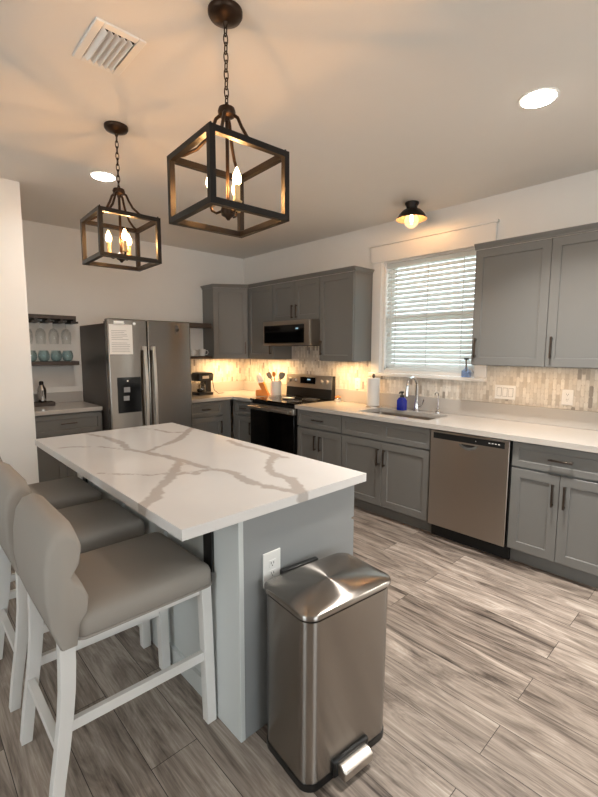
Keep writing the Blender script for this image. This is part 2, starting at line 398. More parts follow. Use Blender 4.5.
# ------------------------------------------------------------------ backsplash of picket tiles
def picket_run(name, label, F, length, zfn, mth=.006):
    O, u, n = F
    root = thing(name, label, 'backsplash', O + Vector((0, 0, .914)))
    g = MB()
    for a0, a1, z0, z1 in zfn: g.fbox(F, a0, a1, .0005, .004, z0, z1)
    g.build('grout', M['grout'], root, smooth=False)
    bm = bmesh.new(); layer = bm.loops.layers.float_color.new('tile')
    w_, h_, e = .0265, .092, .012
    pal = [(232, 225, 214)] * 8 + [(225, 217, 205)] * 8 + [(216, 207, 194)] * 5 + [(206, 196, 182)] * 2 + [(186, 176, 163), (166, 157, 147)]
    nu = int(length / w_) + 1
    for i in range(nu):
        for j in range(-1, 18):
            uc = (i + .5) * w_; zc = .914 + (j + (.5 if i % 2 else 0)) * (h_ - e + .001) + .03
            for a0, a1, z0, z1 in zfn:
                if not (a0 <= uc <= a1 and z0 < zc + h_ / 2 and zc - h_ / 2 < z1): continue
                g_ = .0011
                hw, hh = w_ / 2 - g_, h_ / 2 - g_
                pts = [(-hw, -hh + e), (0, -hh), (hw, -hh + e), (hw, hh - e), (0, hh), (-hw, hh - e)]
                P = [(min(max(uc + a, a0), a1), min(max(zc + b, z0), z1)) for a, b in pts]
                if max(p[1] for p in P) - min(p[1] for p in P) < .006: continue
                c = lin(random.choice(pal)); k = random.uniform(.93, 1.07)
                loop = []
                for p in P:
                    if not loop or (abs(p[0] - loop[-1][0]) + abs(p[1] - loop[-1][1])) > 1e-4: loop.append(p)
                if len(loop) < 3: continue
                try:
                    f = bm.faces.new([bm.verts.new(O + u * a + n * mth + Vector((0, 0, b)) - root.location) for a, b in loop])
                except ValueError: continue
                for l in f.loops: l[layer] = (c[0] * k, c[1] * k, c[2] * k, 1)
                break
    ex = bmesh.ops.extrude_face_region(bm, geom=list(bm.faces), use_keep_orig=True)
    for v in [q for q in ex['geom'] if isinstance(q, bmesh.types.BMVert)]: v.co -= n * .0015
    bmesh.ops.recalc_face_normals(bm, faces=bm.faces)
    me = bpy.data.meshes.new('tiles'); bm.to_mesh(me); bm.free(); me.materials.append(M['tile'])
    o = bpy.data.objects.new('tile_field', me); COL.objects.link(o); o.parent = root


BACK = (Vector((0, 0, 0)), X, -Y)       # u runs to +x, faces the room
RIGHT = (Vector((0, 0, 0)), -Y, -X)     # u runs to -y, faces the room
FB = (Vector((-1.42, 0, 0)), X, -Y)
picket_run('backsplash', 'picket tile backsplash on the short wall behind the coffee maker', FB, 1.42, [(0, 1.414, .9, 1.363)])
picket_run('backsplash', 'long marble picket tile backsplash behind range and sink, under the window', RIGHT, 4.53,
           [(0, 2.235, .9, 1.363), (1.01, 1.80, 1.363, 1.56), (2.235, 3.445, .9, 1.219), (3.445, 4.53, .9, 1.363)])

# ------------------------------------------------------------------ cabinets
def pull(F, u, z, d, length, vertical, parent):
    O, uu, n = F
    b = MB(); r = .006; h = length / 2
    if vertical:
        b.fbox(F, u - r, u + r, d + .022, d + .032, z - h, z + h)
        for q in (-1, 1): b.fbox(F, u - .005, u + .005, d, d + .023, z + q * (h - .012) - .005, z + q * (h - .012) + .005)
    else:
        b.fbox(F, u - h, u + h, d + .022, d + .032, z - r, z + r)
        for q in (-1, 1): b.fbox(F, u + q * (h - .012) - .005, u + q * (h - .012) + .005, d, d + .023, z - .005, z + .005)
    return b.build('handle', M['bronze'], parent, bevel=.0015)


def cabinet(name, label, F, w_, depth, z0, z1, fronts, toe=False, cat='cabinet', side_gap=0., paint='grey', loc=None, hollow=None):
    O, u, n = F
    base = O + u * (w_ / 2) + n * (depth / 2) + Vector((0, 0, 0 if toe else z0))
    root = thing(name, label, cat, loc or base)
    if hollow:
        b = MB().fbox(F, 0, w_, .004, depth, z0, hollow).fbox(F, 0, w_, .004, .02, hollow, z1).fbox(F, 0, w_, depth - .02, depth, hollow, z1).fbox(F, 0, .018, .02, depth - .02, hollow, z1).fbox(F, w_ - .018, w_, .02, depth - .02, hollow, z1)
    else: b = MB().fbox(F, 0, w_, .004, depth, z0, z1)
    if toe: b.fbox(F, 0, w_, .004, depth - .055, 0, z0)
    b.build('body', M[paint], root, bevel=.001)
    # dark reveal seen between the fronts
    for kind, a0, a1, b0, b1, hd in fronts:
        f = MB()
        if kind == 'slab2':   # one false front with two recessed fields
            mid = (a0 + a1) / 2
            f.shaker(F, a0, mid, b0, b1, depth + .002, rail=.04).shaker(F, mid, a1, b0, b1, depth + .002, rail=.04)
            o = f.build('false_front', M[paint], root, smooth=False)
        else:
            f.shaker(F, a0, a1, b0, b1, depth + .002, rail=.04 if kind == 'drawer' else .058)
            o = f.build(kind, M[paint], root, smooth=False)
        if hd:
            hu, hz, ln_, vert = hd
            pull(F, hu, hz, depth + .022, ln_, vert, o)
    return root


def FR(y): return (Vector((-.007, y, 0)), -Y, -X)
def FBK(x): return (Vector((x, -.007, 0)), X, -Y)


G = .003
DB, DT, WB, WT = .115, .685, .70, .866     # door bottom/top, drawer bottom/top
DEP = .586


def base_unit(name, label, F, w_, ndoor, handle_low=.55, drawer=True, slab=False, hside=1):
    fr = []
    if slab: fr.append(('slab2', G, w_ - G, WB, WT, None))
    else: fr.append(('drawer', G, w_ - G, WB, WT, (w_ / 2, (WB + WT) / 2, .14 if w_ > .5 else .11, False)))
    if ndoor == 2:
        m = w_ / 2
        fr.append(('door', G, m - G / 2, DB, DT, (m - .034, .555, .15, True)))
        fr.append(('door', m + G / 2, w_ - G, DB, DT, (m + .034, .555, .15, True)))
    else:
        fr.append(('door', G, w_ - G, DB, DT, (w_ - .034 if hside > 0 else .034, .555, .15, True)))
    return cabinet(name, label, F, w_, DEP, .105, .876, fr, toe=True, hollow=.69 if slab else None)


base_unit('base_cabinet', 'grey base cabinet with drawer and single door between fridge and corner', FBK(-1.25), .475, 1)
# corner filler and the small unit beside the range
base_unit('base_cabinet', 'narrow grey base cabinet with drawer and door beside the range, by the corner', FR(-.655), .339, 1)
f = MB()
f.box(-.775, -.654, -.60, -.585, .105, .876).box(-.615, -.598, -.654, -.60, .105, .876)
tag(f.build('corner_filler', M['grey'], bevel=.001), 'plain grey corner filler panel between the two corner base cabinets', 'panel')
base_unit('base_cabinet', 'grey two-door base cabinet with one drawer between range and sink', FR(-1.758), .607, 2)
base_unit('sink_cabinet', 'wide grey sink base cabinet with false drawer front beside the dishwasher', FR(-2.368), .925, 2, slab=True)
base_unit('base_cabinet', 'grey two-door base cabinet with one drawer past the dishwasher, under the switches', FR(-3.906), .60, 2)

# wall cabinets
ZB, ZC = 1.363, 2.286
UD = .29
dz0, dz1 = ZB + .004, ZC - .045
# the angled corner unit
AP, BP = Vector((-.66, -.26, 0)), Vector((-.312, -.515, 0))
du = (BP - AP).normalized(); dn = Vector((du.y, -du.x, 0))
corner = thing('corner_wall_cabinet', 'grey angled corner wall cabinet above the coffee maker', 'cabinet', (-.3, -.3, ZB))
b = MB(); poly = [(-.66, -.008), (-.008, -.008), (-.008, -.515), (-.312, -.515), (-.66, -.26)]
b.loft([ring_at(poly, ZB), ring_at(poly, ZC - .04)]); b.build('body', M['grey'], corner, bevel=.001)
FD = (AP, du, dn); L_ = (BP - AP).length
o = MB().shaker(FD, .004, L_ - .004, dz0, dz1, .002).build('door', M['grey'], corner, smooth=False)
pull(FD, L_ - .036, 1.50, .022, .15, True, o)


def wall_unit(name, label, y, w_, z0, fronts, toe=False):
    return cabinet(name, label, FR(y), w_, UD - .004, z0, ZC - .04, fronts)


wall_unit('wall_cabinet', 'grey single-door wall cabinet between angled corner cabinet and microwave', -.518, .492, ZB,
          [('door', G, .492 - G, dz0, dz1, (.492 - .034, 1.50, .15, True))])
wall_unit('wall_cabinet', 'short grey two-door wall cabinet above the microwave', -1.012, .765, 1.80,
          [('door', G, .381, 1.806, dz1, (.381 - .034, 1.905, .15, True)), ('door', .384, .765 - G, 1.806, dz1, (.384 + .034, 1.905, .15, True))])
wall_unit('wall_cabinet', 'tall grey wall cabinet between microwave and window with one handle', -1.779, .458, ZB,
          [('door', G, .458 - G, dz0, dz1, (.036, 1.50, .15, True))])
wall_unit('wall_cabinet', 'large grey two-door wall cabinet right of the window above the switches', -3.4446, 1.07, ZB,
          [('door', G, .5315, dz0, dz1, (.036, 1.50, .15, True)), ('door', .5345, 1.07 - G, dz0, dz1, (.5345 + .036, 1.50, .15, True))])


def crown(name, label, line):
    # sloped crown strip swept along the top front edges; line = outline (x, y) of the cabinet fronts, room side offset later
    b = MB()
    for (p, q, n) in line:
        p, q, n = Vector(p), Vector(q), Vector(n)
        sec = [(0, ZC - .043), (.008, ZC - .043), (.008, ZC - .030), (.026, ZC - .008), (.026, ZC), (0, ZC)]
        b.loft([[Vector((p.x, p.y, 0)) + n * d + Vector((0, 0, z)) for d, z in sec], [Vector((q.x, q.y, 0)) + n * d + Vector((0, 0, z)) for d, z in sec]])
    return tag(b.build(name, M['grey'], angle=25), label, 'crown molding')


xf = -.3132
crown('crown_molding', 'grey crown molding along the wall cabinets from the corner to the window',
      [((-.662, -.01), (-.662, -.27), (-1, 0, 0)), ((-.685, -.275), (-.315, -.545), tuple(dn)),
       ((xf, -.525), (xf, -2.262), (-1, 0, 0)), ((xf - .02, -2.238), (-.008, -2.238), (0, -1, 0))])
crown('crown_molding', 'grey crown molding on top of the large wall cabinet right of the window',
      [((xf, -3.441), (xf, -4.515), (-1, 0, 0))])
# ------------------------------------------------------------------ counters
ct = thing('countertop', 'white quartz corner countertop between fridge and range', 'countertop', (-.6, -.35, .876))
poly = [(-1.262, -.008), (-.008, -.008), (-.008, -.996), (-.648, -.996), (-.648, -.640), (-1.262, -.640)]
MB().loft([ring_at(poly, .8762), ring_at(poly, .914)]).build('slab', M['quartz'], ct, bevel=.003)
MB().box(-1.262, -.028, -.028, -.008, .9145, 1.045).box(-.028, -.008, -.996, -.008, .9145, 1.045).build('upstand', M['quartz'], ct, bevel=.002)
ct = thing('countertop', 'long white quartz countertop holding the sink, from range past the dishwasher', 'countertop', (-.33, -3.1, .876))
SX0, SX1, SY0, SY1 = -.515, -.16, -3.205, -2.475
b = MB(); EY = -4.53
b.box(-.648, SX0, EY, -1.756, .8762, .914).box(SX1, -.008, EY, -1.756, .8762, .914).box(SX0, SX1, SY1, -1.756, .8762, .914).box(SX0, SX1, EY, SY0, .8762, .914)
bmesh.ops.remove_doubles(b.bm, verts=b.bm.verts, dist=1e-5)
b.build('slab', M['quartz'], ct, smooth=False)
MB().box(-.028, -.008, EY, -1.756, .9145, 1.045).build('upstand', M['quartz'], ct, bevel=.002)

# sink
sk = thing('kitchen_sink', 'stainless steel undermount sink in the long counter below the window', 'sink', ((SX0 + SX1) / 2, (SY0 + SY1) / 2, .70))
b = MB(); hx, hy = (SX1 - SX0) / 2, (SY1 - SY0) / 2; cx, cy = (SX0 + SX1) / 2, (SY0 + SY1) / 2
b.loft([ring_at(rrect(cx, cy, hx, hy, .05), .876), ring_at(rrect(cx, cy, hx - .006, hy - .006, .05), .72), ring_at(rrect(cx, cy, hx - .03, hy - .03, .04), .70)], cap=False)
b.bm.faces.new([b.bm.verts.new(p) for p in ring_at(rrect(cx, cy, hx - .03, hy - .03, .04), .70)])
b.build('basin', M['steel'], sk)
MB().cyl((cx, cy, .7005), (cx, cy, .704), .045).build('drain', M['chrome'], sk)

# faucet
fx, fy = -.105, -2.845
fa = thing('faucet', 'tall chrome gooseneck faucet standing behind the sink', 'faucet', (fx, fy, .914))
MB().lathe([(.030, .9142), (.030, .922), (.022, .93), (.020, .99), (.017, 1.0)], (fx, fy, 0)).build('base', M['chrome'], fa)
pth = [(fx, fy, .99), (fx, fy, 1.15)] + [(fx - .08 + .08 * math.cos(t), fy, 1.15 + .08 * math.sin(t)) for t in (math.pi * k / 10 for k in range(1, 11))] + [(fx - .163, fy, 1.12)]
MB().tube(pth, .0150, 12).build('neck', M['chrome'], fa)
MB().cyl((fx - .163, fy, 1.125), (fx - .166, fy, 1.065), .016, .018).build('spray_head', M['chrome'], fa)
MB().cyl((fx, fy - .018, .965), (fx, fy - .05, .965), .013).tube([(fx, fy - .045, .965), (fx - .01, fy - .07, .985), (fx - .015, fy - .085, 1.03)], .007, 8).build('lever', M['chrome'], fa)
# filtered-water tap
gx, gy = -.085, -3.055
ft = thing('filter_tap', 'slim chrome filtered-water tap beside the faucet', 'faucet', (gx, gy, .914))
MB().lathe([(.022, .9142), (.022, .925), (.012, .945), (.016, .955), (.010, .965)], (gx, gy, 0)).build('base', M['chrome'], ft)
MB().tube([(gx, gy, .96), (gx, gy, 1.07)] + [(gx - .035 + .035 * math.cos(t), gy, 1.07 + .035 * math.sin(t)) for t in (math.pi * k / 8 for k in range(1, 8))], .005, 8).build('neck', M['chrome'], ft)
MB().tube([(gx, gy, .95), (gx - .03, gy - .02, .96)], .005, 8).build('lever', M['chrome'], ft)
# soap
sx_, sy_ = -.15, -2.715
so = thing('soap_dispenser', 'cobalt blue bottle with black pump beside the faucet', 'soap dispenser', (sx_, sy_, .914))
MB().loft([ring_at(rrect(sx_, sy_, .036, .036, .014), .9142), ring_at(rrect(sx_, sy_, .038, .038, .014), .92), ring_at(rrect(sx_, sy_, .038, .038, .014), 1.005), ring_at(rrect(sx_, sy_, .027, .027, .014), 1.03), ring_at(rrect(sx_, sy_, .018, .018, .01), 1.036)]).build('bottle', M['cobalt'], so)
MB().cyl((sx_, sy_, 1.036), (sx_, sy_, 1.056), .020).cyl((sx_, sy_, 1.056), (sx_, sy_, 1.078), .007).cyl((sx_, sy_, 1.076), (sx_, sy_, 1.092), .018).tube([(sx_, sy_, 1.084), (sx_ - .035, sy_, 1.086), (sx_ - .048, sy_, 1.074)], .006, 8).build('pump', M['black'], so)
# paper towel
px, py = -.16, -2.385
pt = thing('paper_towel_holder', 'white paper towel roll on upright holder beside the sink', 'paper towel', (px, py, .914))
MB().lathe([(.075, .9142), (.075, .922), (.06, .926)], (px, py, 0), 28).build('base', M['satin'], pt)
MB().cyl((px, py, .925), (px, py, 1.235), .008).lathe([(.008, 1.2), (.014, 1.215), (.014, 1.235), (.006, 1.245)], (px, py, 0), 14).build('post', M['bronze'], pt)
MB().lathe([(.062, .927), (.063, .93), (.063, 1.20), (.060, 1.203), (.02, 1.203)], (px, py, 0), 32).build('roll', M['paper'], pt)
# small jar by the range
jx, jy = -.115, -1.875
jr = thing('salt_jar', 'small clear glass jar with pale lid on counter beside the range', 'jar', (jx, jy, .914))
MB().lathe([(.034, .9142), (.038, .925), (.038, .955), (.032, .962)], (jx, jy, 0)).build('jar', M['clear'], jr)
MB().lathe([(.030, .917), (.034, .926), (.034, .945)], (jx, jy, 0)).build('filling', M['ceramic'], jr)
MB().lathe([(.034, .9625), (.034, .972), (.01, .976), (.01, .985)], (jx, jy, 0)).build('lid', M['bamboo'], jr)

# ------------------------------------------------------------------ dishwasher
D0, D1 = -3.3 + .003, -3.905
dw = thing('dishwasher', 'stainless steel dishwasher with black control strip under the long counter', 'dishwasher', (-.33, -3.6, 0))
MB().box(-.59, -.02, D1, D0, .10, .872).build('body', M['dark'], dw)
MB().box(-.56, -.05, D1, D0, 0, .10).build('toe_kick', M['dark'], dw)
F = (Vector((0, D0, 0)), -Y, -X)
dr = MB().fbox(F, .004, .598, .592, .632, .112, .866).build('door', M['steel'], dw, bevel=.004)
MB().fbox(F, .03, .566, .6325, .6345, .806, .852).build('control_panel', M['black'], dr, bevel=.001)
for k in range(4): MB().fbox(F, .455 + k * .022, .468 + k * .022, .6348, .6352, .828, .834).build('button', M['plastic'], dr)
MB().fbox(F, .36, .366, .6348, .6352, .826, .832).build('button', M['plastic'], dr)
b = MB(); O, u, n = F; arc = [(.235 + .15 * k / 10, .795 - .04 * math.sin(math.pi * k / 10) ** .6) for k in range(11)]
b.loft([[O + u * a + n * d + Vector((0, 0, z)) for a, z in arc] for d in (.6325, .640)], cap=False)
ring1 = [(a, z) for a, z in arc]
b.loft([[O + u * a + n * .640 + Vector((0, 0, z)) for a, z in arc], [O + u * (.31 + (a - .31) * .72) + n * .640 + Vector((0, 0, .795 + (z - .795) * .5)) for a, z in arc]], cap=False, closed=False)
b.build('handle_rim', M['chrome'], dr)
b = MB(); b.bm.faces.new([b.bm.verts.new(O + u * (.31 + (a - .31) * .74) + n * .6385 + Vector((0, 0, .795 + (z - .795) * .52))) for a, z in arc])
b.build('handle_pocket_shade', M['dark'], dr, smooth=False)  # flat dark face in place of the shade inside the grip

# ------------------------------------------------------------------ range
R0, R1 = -1.0, -1.753
F = (Vector((0, R0, 0)), -Y, -X); RW = R0 - R1
rg = thing('range', 'stainless and black electric range standing between the base cabinets', 'stove', (-.33, -1.4, 0))
MB().fbox(F, 0, RW, .02, .62, .02, .905).build('body', M['black'], rg)
MB().fbox(F, 0, RW, .03, .66, .9055, .925).build('cooktop', M['blackgl'], rg, bevel=.004)
b = MB()
for (a, d, r) in ((.2, .48, .10), (.56, .48, .085), (.2, .22, .075), (.56, .22, .10)):
    c0 = F[0] + F[1] * a + F[2] * d
    for rr in (r, r * .62): MB().tube([c0 + Vector((rr * math.cos(t), rr * math.sin(t), .9256)) for t in (2 * math.pi * k / 28 for k in range(28))], .0012, 4, closed=True).build('burner_ring', M['ink'], rg)
od = MB().fbox(F, .004, RW - .004, .622, .655, .235, .80).build('oven_door', M['blackgl'], rg, bevel=.005)
MB().fbox(F, .004, RW - .004, .622, .662, .803, .866).build('door_top_trim', M['satin'], rg, bevel=.004)
b = MB().fbox(F, .03, RW - .03, .698, .716, .822, .848)
for a in (.05, RW - .07): b.fbox(F, a, a + .02, .662, .70, .826, .844)
b.build('handle', M['satin'], od, bevel=.006)
dwr = MB().fbox(F, .004, RW - .004, .622, .65, .07, .23).build('drawer', M['steel'], rg, bevel=.004)
MB().fbox(F, .01, RW - .01, .05, .60, 0, .02).build('foot_rail', M['black'], rg)
bgd = MB().prism([(.02, .926), (.095, .926), (.075, 1.185), (.02, 1.185)], lambda d, z, a: F[0] + F[1] * a + F[2] * d + Vector((0, 0, z)), 0, RW).build('backguard', M['black'], rg, bevel=.003)
MB().prism([(.0885, 1.035), (.0925, 1.035), (.080, 1.187), (.02, 1.187), (.02, 1.183), (.0755, 1.183)], lambda d, z, a: F[0] + F[1] * a + F[2] * d + Vector((0, 0, z)), -.004, RW + .004).build('control_panel', M['satin'], bgd)
MB().fbox(F, .25, .50, .088, .0905, 1.085, 1.16).build('display_glass', M['blackgl'], bgd)
MB().fbox(F, .37, .42, .0907, .0912, 1.125, 1.14).build('clock_digits', M['display'], bgd)
for a in (.07, .155, RW - .155, RW - .07):
    c0 = F[0] + F[1] * a + Vector((0, 0, 1.118))
    MB().cyl(c0 + F[2] * .084, c0 + F[2] * .112, .026, .022, 18).fbox((c0, F[1], F[2]), -.003, .003, .112, .114, 0, .02).build('knob', M['satin'], bgd)
# spoon rest
b = MB(); cx, cy = -.40, -1.375
b.loft([ring_at(rrect(cx, cy, .03, .07, .03), .9257), ring_at(rrect(cx, cy, .05, .09, .05), .94), ring_at(rrect(cx, cy, .045, .085, .045), .941), ring_at(rrect(cx, cy, .028, .066, .028), .931)])
tag(b.build('spoon_rest', M['ceramic']), 'white oblong ceramic spoon rest on the black cooktop', 'spoon rest')

# ------------------------------------------------------------------ microwave
mw = thing('microwave', 'low stainless microwave hung above the range under the short cabinet', 'microwave', (-.22, -1.4, 1.525))
F = (Vector((-.007, -1.015, 0)), -Y, -X); MW = .765
MB().fbox(F, 0, MW, .003, .44, 1.53, 1.797).build('body', M['steel'], mw, bevel=.003)
dr = MB().fbox(F, 0, MW, .442, .462, 1.53, 1.797).build('door', M['steel'], mw, bevel=.004)
MB().fbox(F, .025, MW - .075, .4622, .4642, 1.555, 1.75).build('door_window', M['blackgl'], dr, bevel=.002)
MB().fbox(F, .56, .60, .4645, .4648, 1.70, 1.715).build('clock_digits', M['display'], dr)
MB().fbox(F, .06, MW - .06, .06, .40, 1.524, 1.5295).build('vent_grille', M['black'], mw)

# ------------------------------------------------------------------ refrigerator
fr = thing('refrigerator', 'tall stainless side-by-side refrigerator with ice dispenser', 'refrigerator', (-1.73, -.4, 0))
XL, XR, YF = -2.165, -1.303, -.825
F = (Vector((XL, 0, 0)), X, -Y); FWD = XR - XL; SP = .385
MB().fbox(F, .003, FWD - .003, .02, .745, .02, 1.725).build('body', M['steelside'], fr, bevel=.004)
MB().fbox(F, .02, FWD - .02, .1, .77, 0, .06).build('base_grille', M['black'], fr)
ld = MB().fbox(F, 0, SP - .003, .752, .825, .07, 1.768).build('freezer_door', M['steel2'], fr, bevel=.012, seg=3)
rd = MB().fbox(F, SP + .003, FWD, .752, .825, .07, 1.768).build('fresh_food_door', M['steel2'], fr, bevel=.012, seg=3)
for d_, a in ((ld, SP - .045), (rd, SP + .045)):
    b = MB(); O, u, n = F
    pth = []
    for k in range(13):
        t = k / 12; z = .55 + .96 * t
        bow = .040 + .022 * math.sin(math.pi * t)
        pth.append(O + u * a + n * (.825 + bow) + Vector((0, 0, z)))
    b.ribbon(pth, u, n, .014, .008)
    for z in (.57, 1.49): b.fbox((O, u, n), a - .012, a + .012, .824, .868, z - .018, z + .018)
    b.build('handle', M['satin'], d_, bevel=.003)
O, u, n = F
ds = MB().fbox(F, .072, .30, .8252, .829, .865, 1.21).build('dispenser', M['blackgl'], ld, bevel=.003)
MB().fbox(F, .13, .19, .8293, .832, 1.065, 1.115).build('ice_paddle', M['fridgegrey'], ds, bevel=.002)
MB().fbox(F, .125, .18, .8293, .832, .985, 1.03).build('water_paddle', M['fridgegrey'], ds, bevel=.002)
MB().cyl(O + u * .17 + n * .829 + Z * 1.175, O + u * .17 + n * .8305 + Z * 1.175, .007).build('indicator_lamp', M['plastic'], ds)
for a in (.05, FWD - .05): MB().fbox(F, a - .03, a + .03, .68, .80, 1.7685 if False else 1.7255, 1.745).build('hinge_cover', M['black'], fr)
# things on the fridge doors
b = MB().fbox(F, .015, .235, .8256, .8266, 1.432, 1.715)
nt_ = tag(b.build('note_sheet', M['paper'], smooth=False), 'typed white paper sheet clipped on the freezer door', 'paper')
b = MB()
for k in range(13):
    if k != 6: b.fbox(F, .035, .035 + random.uniform(.10, .175), .8267, .8269, 1.455 + k * .0165, 1.4585 + k * .0165)
b.build('typed_lines', M['ink'], nt_, smooth=False)
b = MB().fbox(F, .06, .155, .8272, .832, 1.715, 1.745).fbox(F, .06, .155, .832, .845, 1.722, 1.728)
tag(b.build('paper_clip', M['plastic'], bevel=.002), 'white magnetic clip holding the paper sheet on the fridge', 'clip')
b = MB().cyl(O + u * .255 + n * .8255 + Z * 1.725, O + u * .255 + n * .832 + Z * 1.725, .014)
tag(b.build('round_magnet', M['plastic']), 'small round white magnet beside the paper on the freezer door', 'magnet')
hk = MB().loft([[O + u * (.70 + .02 * math.cos(t)) + n * d + Z * (1.69 + .045 * math.sin(t)) for t in (2 * math.pi * k / 18 for k in range(18))] for d in (.8255, .834)])
hk = tag(hk.build('magnet_hook', M['chrome']), 'oval chrome magnetic hook on the wide fridge door', 'hook')
MB().tube([O + u * .70 + n * .834 + Z * 1.67, O + u * .70 + n * .852 + Z * 1.665, O + u * .705 + n * .856 + Z * 1.69], .005, 8).build('hook_pin', M['ironb'], hk)

# ------------------------------------------------------------------ mug shelves and what stands on the corner counter
shz = {}
tag(MB().box(-1.42, -.664, -.22, -.008, 1.752, 1.805).build('floating_shelf', M['darkwood'], bevel=.003), 'dark wood floating shelf running above the refrigerator top', 'shelf')
tag(MB().box(-1.285, -.664, -.22, -.008, 1.364, 1.395).build('floating_shelf', M['darkwood'], bevel=.003), 'dark wood floating shelf with white mugs above the coffee maker', 'shelf')


def mug(x, y, label, ang):
    r = thing('mug', label, 'mug', (x, y, 1.395), 'white mugs on the shelf')
    MB().lathe([(.030, 1.3955), (.036, 1.40), (.043, 1.445), (.044, 1.482), (.040, 1.482), (.038, 1.445), (.030, 1.405)], (x, y, 0)).build('cup', M['ceramic'], r)
    d = Vector((math.cos(ang), math.sin(ang), 0))
    MB().tube([Vector((x, y, 1.468)) + d * .042, Vector((x, y, 1.466)) + d * .068, Vector((x, y, 1.44)) + d * .075, Vector((x, y, 1.418)) + d * .062, Vector((x, y, 1.415)) + d * .038], .005, 8).build('handle', M['ceramic'], r)


mug(-.755, -.135, 'white mug on the shelf against the corner cabinet, handle toward the window', -.4)
mug(-.90, -.135, 'white mug on the shelf half hidden beside the fridge', -.6)

cx, cy = -.80, -.20
cm = thing('coffee_maker', 'black drip coffee maker with glass carafe on the corner counter', 'coffee maker', (cx, cy, .914))
b = MB().loft([ring_at(rrect(cx, cy, .11, .10, .03), .9142), ring_at(rrect(cx, cy, .11, .10, .03), .945)])
b.build('base', M['black'], cm, bevel=.003)
MB().loft([ring_at(rrect(cx + .065, cy + .03, .045, .07, .02), .945), ring_at(rrect(cx + .065, cy + .03, .045, .07, .02), 1.18)]).build('water_tank', M['black'], cm, bevel=.003)
MB().loft([ring_at(rrect(cx, cy, .11, .10, .03), 1.09), ring_at(rrect(cx, cy, .115, .105, .03), 1.165), ring_at(rrect(cx, cy, .105, .09, .03), 1.19)]).build('brew_head', M['black'], cm)
MB().fbox((Vector((cx - .06, cy - .106, 0)), X, -Y), 0, .09, 0, .003, 1.12, 1.155).build('control_plate', M['satin'], cm)
MB().box(cx - .07, cx + .09, cy - .02, cy + .06, 1.1905, 1.203).build('lid', M['satin'], cm, bevel=.003)
MB().lathe([(.045, .946), (.058, .96), (.060, .99), (.050, 1.04), (.038, 1.065), (.04, 1.07)], (cx - .035, cy - .03, 0)).build('carafe', M['clear'], cm)
MB().lathe([(.05, .95), (.055, .965), (.055, .985)], (cx - .035, cy - .03, 0)).build('coffee', M['dark'], cm)
MB().tube([(cx - .075, cy - .07, 1.05), (cx - .105, cy - .10, 1.045), (cx - .11, cy - .105, .99), (cx - .08, cy - .075, .97)], .008, 8).build('carafe_handle', M['black'], cm)
MB().tube([(cx + .1, cy - .02, 1.12), (cx + .16, cy + .02, 1.08), (cx + .17, cy, .96), (cx + .2, cy - .05, .9185), (cx + .29, cy - .03, .9185)], .004, 6).build('cord', M['black'], cm)

# knife block and knives
kx, ky = -.32, -.81
kb = thing('knife_block', 'orange bamboo knife block on the corner counter beside the crock', 'knife block', (kx, ky, .914))
Fk = (Vector((kx, ky, 0)), Vector((.66, -.75, 0)).normalized(), Vector((-.75, -.66, 0)).normalized())
P3 = lambda a, z, d: Fk[0] + Fk[1] * a + Fk[2] * d + Vector((0, 0, z))
MB().prism([(-.075, .9142), (.06, .9142), (.02, .985), (-.075, .985)], P3, -.045, .045).build('block_foot', M['bamboo'], kb, bevel=.003)
MB().prism([(.035, .916), (.085, .9142), (.02, 1.085), (-.045, 1.065)], P3, -.05, .05).build('slotted_block', M['bamboo'], kb, bevel=.003)
tdir = (Fk[1] * -.36 + Z * .93).normalized()
for i, (a, d) in enumerate([(-.03, -.03), (-.03, .005), (-.03, .035), (-.005, -.03), (-.005, .012), (.012, .035)]):
    o = P3(a, 1.074 + (a + .045) * .31, d); ln_ = (.09, .10, .085, .11, .10, .08)[i]
    kn = thing('kitchen_knife', 'white-handled knife standing in the bamboo knife block', 'knife', o, 'white-handled knives in the bamboo block')
    MB().ribbon([o + tdir * .0, o + tdir * ln_ * .5, o + tdir * ln_], Fk[2], Fk[1], .0065, .010).build('handle', M['plastic'], kn, bevel=.003)
    MB().ribbon([o - tdir * .001, o + tdir * .012], Fk[2], Fk[1], .009, .012).build('bolster', M['satin'], kn)

# utensil crock and its tools
ux, uy = -.195, -.922
tag(MB().lathe([(.065, .9142), (.069, .918), (.069, 1.094), (.067, 1.098), (.063, 1.094), (.063, .93), (.01, .925)], (ux, uy, 0), 28).build('utensil_crock', M['ceramic']), 'white ceramic utensil crock on counter beside the range', 'crock')
UT = Vector((.66, -.75, 0)).normalized()
for i, (lean, q, kind, lab) in enumerate([(-.52, -.02, 'spatula', 'grey spatula in the crock leaning toward the knife block'), (.50, .035, 'spatula', 'slotted grey spatula in the crock leaning over the range'),
                                          (.30, -.035, 'spoon', 'dark spoon in the crock leaning over the range'), (-.12, .03, 'spoon', 'pale wooden spoon standing upright in the crock')]):
    p0 = Vector((ux, uy, .935)) - UT * lean * .06; p0 += Vector((-.75, -.66, 0)) * q
    d = (UT * lean + Z).normalized(); tip = p0 + d * .215
    r = thing(kind, lab, kind, p0)
    mt = M['bamboo'] if i == 3 else M['tool']
    MB().cyl(p0, tip, .005, .005, 8).build('handle', mt, r)
    side = d.cross(Vector((-.75, -.66, 0))).normalized(); nn = d.cross(side)
    b = MB()
    pts = [(-.010, 0), (-.026, .02), (-.030, .06), (-.022, .085), (.022, .085), (.030, .06), (.026, .02), (.010, 0)] if kind == 'spatula' else \
        [(.022 * math.sin(t), .035 - .035 * math.cos(t)) for t in (2 * math.pi * k / 12 for k in range(12))]
    b.loft([[tip - d * .004 + side * a + d * v + nn * e for a, v in pts] for e in (-.003, .003)]); b.build('blade' if kind == 'spatula' else 'bowl', mt, r, bevel=.001)

